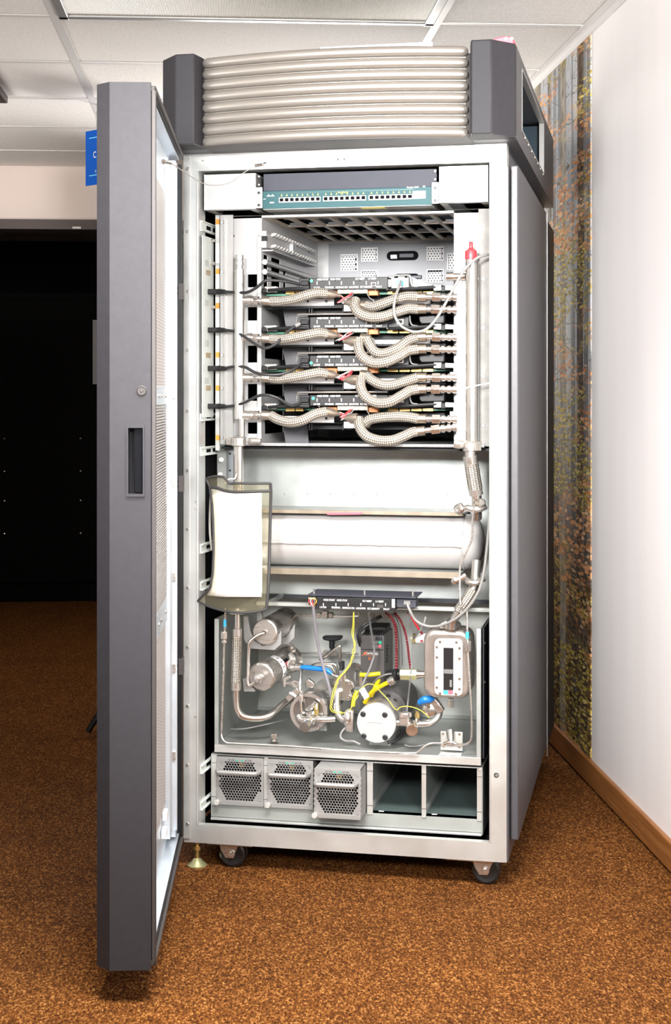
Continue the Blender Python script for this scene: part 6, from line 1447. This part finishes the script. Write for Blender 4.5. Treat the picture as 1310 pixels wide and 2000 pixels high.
# ================================================================== wiring in the drawer
def wire(name, label, pts, r, m, cat='cable', group=None, n=8, sub=5):
    return solo(name, MB().tube([P(*p) for p in pts], r, n, sub=sub), M[m], label, cat, group=group)
wire('control_cable', 'mauve grey cable falling from the control unit to the left pump', [(611, 1180, 0.05), (613, 1200, 0.06), (617, 1235, 0.08), (623, 1270, 0.10), (632, 1305, 0.105), (641, 1335, 0.105), (646, 1360, 0.11), (648, 1378, 0.14)], 0.0042, 'cable_mauve')
t = thing('wire_fan', 'fan of red and white wires entering the lower control unit', 'wires', P(611, 1185, 0.05), CAB)
for k, mm in enumerate(('red_bright', 'white', 'red_bright', 'cable_grey', 'orange')): part('lead', MB().tube([P(604+3*k, 1170, 0.05), P(603+3.6*k, 1176, 0.042), P(611, 1184, 0.048)], 0.0012, 6), M[mm], t)
wire('grey_cable', 'grey cable crossing in front of the motor drive', [(720, 1196, 0.10), (722, 1215, 0.14), (726, 1240, 0.17), (730, 1262, 0.18), (730, 1280, 0.17), (722, 1305, 0.15), (711, 1330, 0.13), (704, 1350, 0.13), (700, 1380, 0.16)], 0.0030, 'cable_grey')
wire('black_lead', 'black lead looping left of the motor drive, the outer one', [(744, 1202, 0.24), (728, 1210, 0.23), (710, 1220, 0.22), (700, 1232, 0.22), (698, 1246, 0.22), (703, 1262, 0.25)], 0.0030, 'cable_black', group='black leads to the drive')
wire('black_lead', 'black lead looping left of the motor drive, the inner one', [(746, 1205, 0.24), (730, 1214, 0.23), (713, 1224, 0.22), (703, 1236, 0.22), (702, 1250, 0.22), (705, 1258, 0.25)], 0.0026, 'cable_black', group='black leads to the drive')
wire('twisted_wires', 'twisted red and black wires hanging right of the drive, the left bundle', [(752, 1196, 0.18), (764, 1207, 0.18), (771, 1222, 0.19), (774, 1250, 0.20), (774, 1280, 0.20), (774, 1312, 0.20)], 0.0034, 'twist_red', 'wires', 'twisted red and black wires')
wire('twisted_wires', 'twisted red and black wires hanging right of the drive, the right bundle', [(770, 1196, 0.19), (782, 1212, 0.19), (791, 1235, 0.20), (796, 1262, 0.20), (799, 1290, 0.20), (802, 1310, 0.20)], 0.0031, 'twist_red', 'wires', 'twisted red and black wires')
wire('black_wires', 'dark grey wire bundle between the two twisted red bundles', [(766, 1198, 0.22), (776, 1220, 0.22), (781, 1250, 0.23), (783, 1300, 0.23)], 0.0050, 'cable_grey', 'wires')
wire('red_wire', 'single red wire reaching the white labelled sensor', [(796, 1196, 0.16), (806, 1210, 0.17), (816, 1226, 0.18), (824, 1238, 0.19)], 0.0030, 'red', 'wire')
wire('thin_cable', 'thin grey cable hanging beside the white labelled sensor', [(797, 1192, 0.14), (802, 1215, 0.15), (805, 1245, 0.15), (806, 1275, 0.15), (803, 1305, 0.12), (800, 1335, 0.12), (797, 1365, 0.14), (794, 1392, 0.13)], 0.0022, 'cable_grey')
wire('sensor_lead', 'short light grey lead plugged into the brass sensor', [(831, 1205, 0.17), (826, 1222, 0.16), (815, 1238, 0.16), (808, 1246, 0.18)], 0.0030, 'cable_light')
wire('yellow_wire', 'pair of thin yellow wires wandering down past the riser', [(690, 1196, 0.06), (689, 1220, 0.08), (687, 1240, 0.09), (694, 1258, 0.09), (688, 1272, 0.09), (690, 1282, 0.09), (683, 1296, 0.09), (672, 1312, 0.09), (660, 1325, 0.09), (652, 1345, 0.09), (646, 1370, 0.09), (645, 1385, 0.09), (652, 1391, 0.09), (668, 1393, 0.09), (683, 1386, 0.09), (692, 1370, 0.09), (700, 1358, 0.10)], 0.0012, 'yellow_wire', 'wires', 'thin yellow wires')
wire('yellow_wire', 'second thin yellow wire twisted round the first above the riser', [(691, 1196, 0.06), (691, 1222, 0.08), (690, 1240, 0.088), (691, 1258, 0.085), (693, 1272, 0.092), (686, 1284, 0.086), (685, 1297, 0.092), (675, 1311, 0.086), (662, 1326, 0.086), (655, 1346, 0.086), (649, 1370, 0.086), (648, 1384, 0.086), (655, 1389, 0.086), (668, 1391, 0.086)], 0.0012, 'yellow_wire', 'wires', 'thin yellow wires')
wire('yellow_wire', 'thin yellow wire draped over the right pump to the outlet tap', [(690, 1368, 0.10), (700, 1350, 0.09), (716, 1337, 0.09), (730, 1338, 0.09), (742, 1350, 0.085), (757, 1366, 0.08), (773, 1386, 0.075), (782, 1381, 0.075), (800, 1380, 0.075), (822, 1388, 0.08), (838, 1402, 0.09)], 0.0012, 'yellow_wire', 'wires', 'thin yellow wires')
wire('yellow_cable', 'thick yellow cable with a steel gland above the right pump', [(712, 1372, 0.16), (726, 1352, 0.14), (744, 1340, 0.125), (760, 1332, 0.12)], 0.0062, 'yellow', group='thick yellow cables', n=12)
t = thing('cable_gland', 'round steel gland at the end of the thick yellow cable', 'fitting', P(766, 1336, 0.12), CAB)
part('gland', rings(MB(), P(758, 1333, 0.12), P(770, 1327, 0.12), [(0.008, 0), (0.0115, 0.05), (0.0115, 0.3), (0.009, 0.35), (0.0125, 0.4), (0.0125, 0.8), (0.009, 0.85), (0.009, 1)]), M['steel_bright'], t)
wire('yellow_cable', 'short thick yellow cable lying level in front of the drive', [(703, 1318, 0.15), (720, 1318, 0.15), (742, 1315.5, 0.16)], 0.0060, 'yellow', group='thick yellow cables', n=12)
wire('yellow_cable', 'thick yellow cable standing steeply behind the right pump', [(724, 1360, 0.17), (733, 1342, 0.17), (740, 1326, 0.17)], 0.0062, 'yellow', group='thick yellow cables', n=12)
wire('yellow_cable', 'short thick yellow cable end beside the riser clamp', [(697, 1350, 0.13), (691, 1365, 0.12), (689, 1380, 0.115)], 0.0058, 'yellow', group='thick yellow cables', n=12)
solo('wire_tag', MB().pprism([(701, 1348), (711, 1342), (721, 1360), (712, 1367)], 0.082, 0.083), M['white'], 'small white tag on the yellow wires', 'tag', smooth=False)
wire('floor_cable', 'grey cable looping on the drawer floor left of the white faced pump', [(679, 1418, 0.10), (668, 1428, 0.09), (665, 1440, 0.085), (675, 1447, 0.08), (690, 1448, 0.075), (703, 1454, 0.075)], 0.0030, 'cable_light')
wire('floor_cable', 'dark cable trailing across the drawer floor at the left', [(450, 1424, 0.13), (462, 1424, 0.14), (480, 1423, 0.15), (510, 1417, 0.17), (540, 1410, 0.19), (560, 1404, 0.22)], 0.0024, 'cable_grey')
wire('floor_cable', 'dark lead bundle under the right pump outlet', [(757, 1450, 0.10), (770, 1447, 0.11), (782, 1440, 0.13), (786, 1425, 0.16)], 0.0042, 'cable_black')
wire('floor_cable', 'thin grey cable curling right of the white faced pump', [(790, 1455, 0.12), (805, 1458, 0.12), (830, 1455, 0.13), (858, 1452, 0.16)], 0.0024, 'cable_grey')
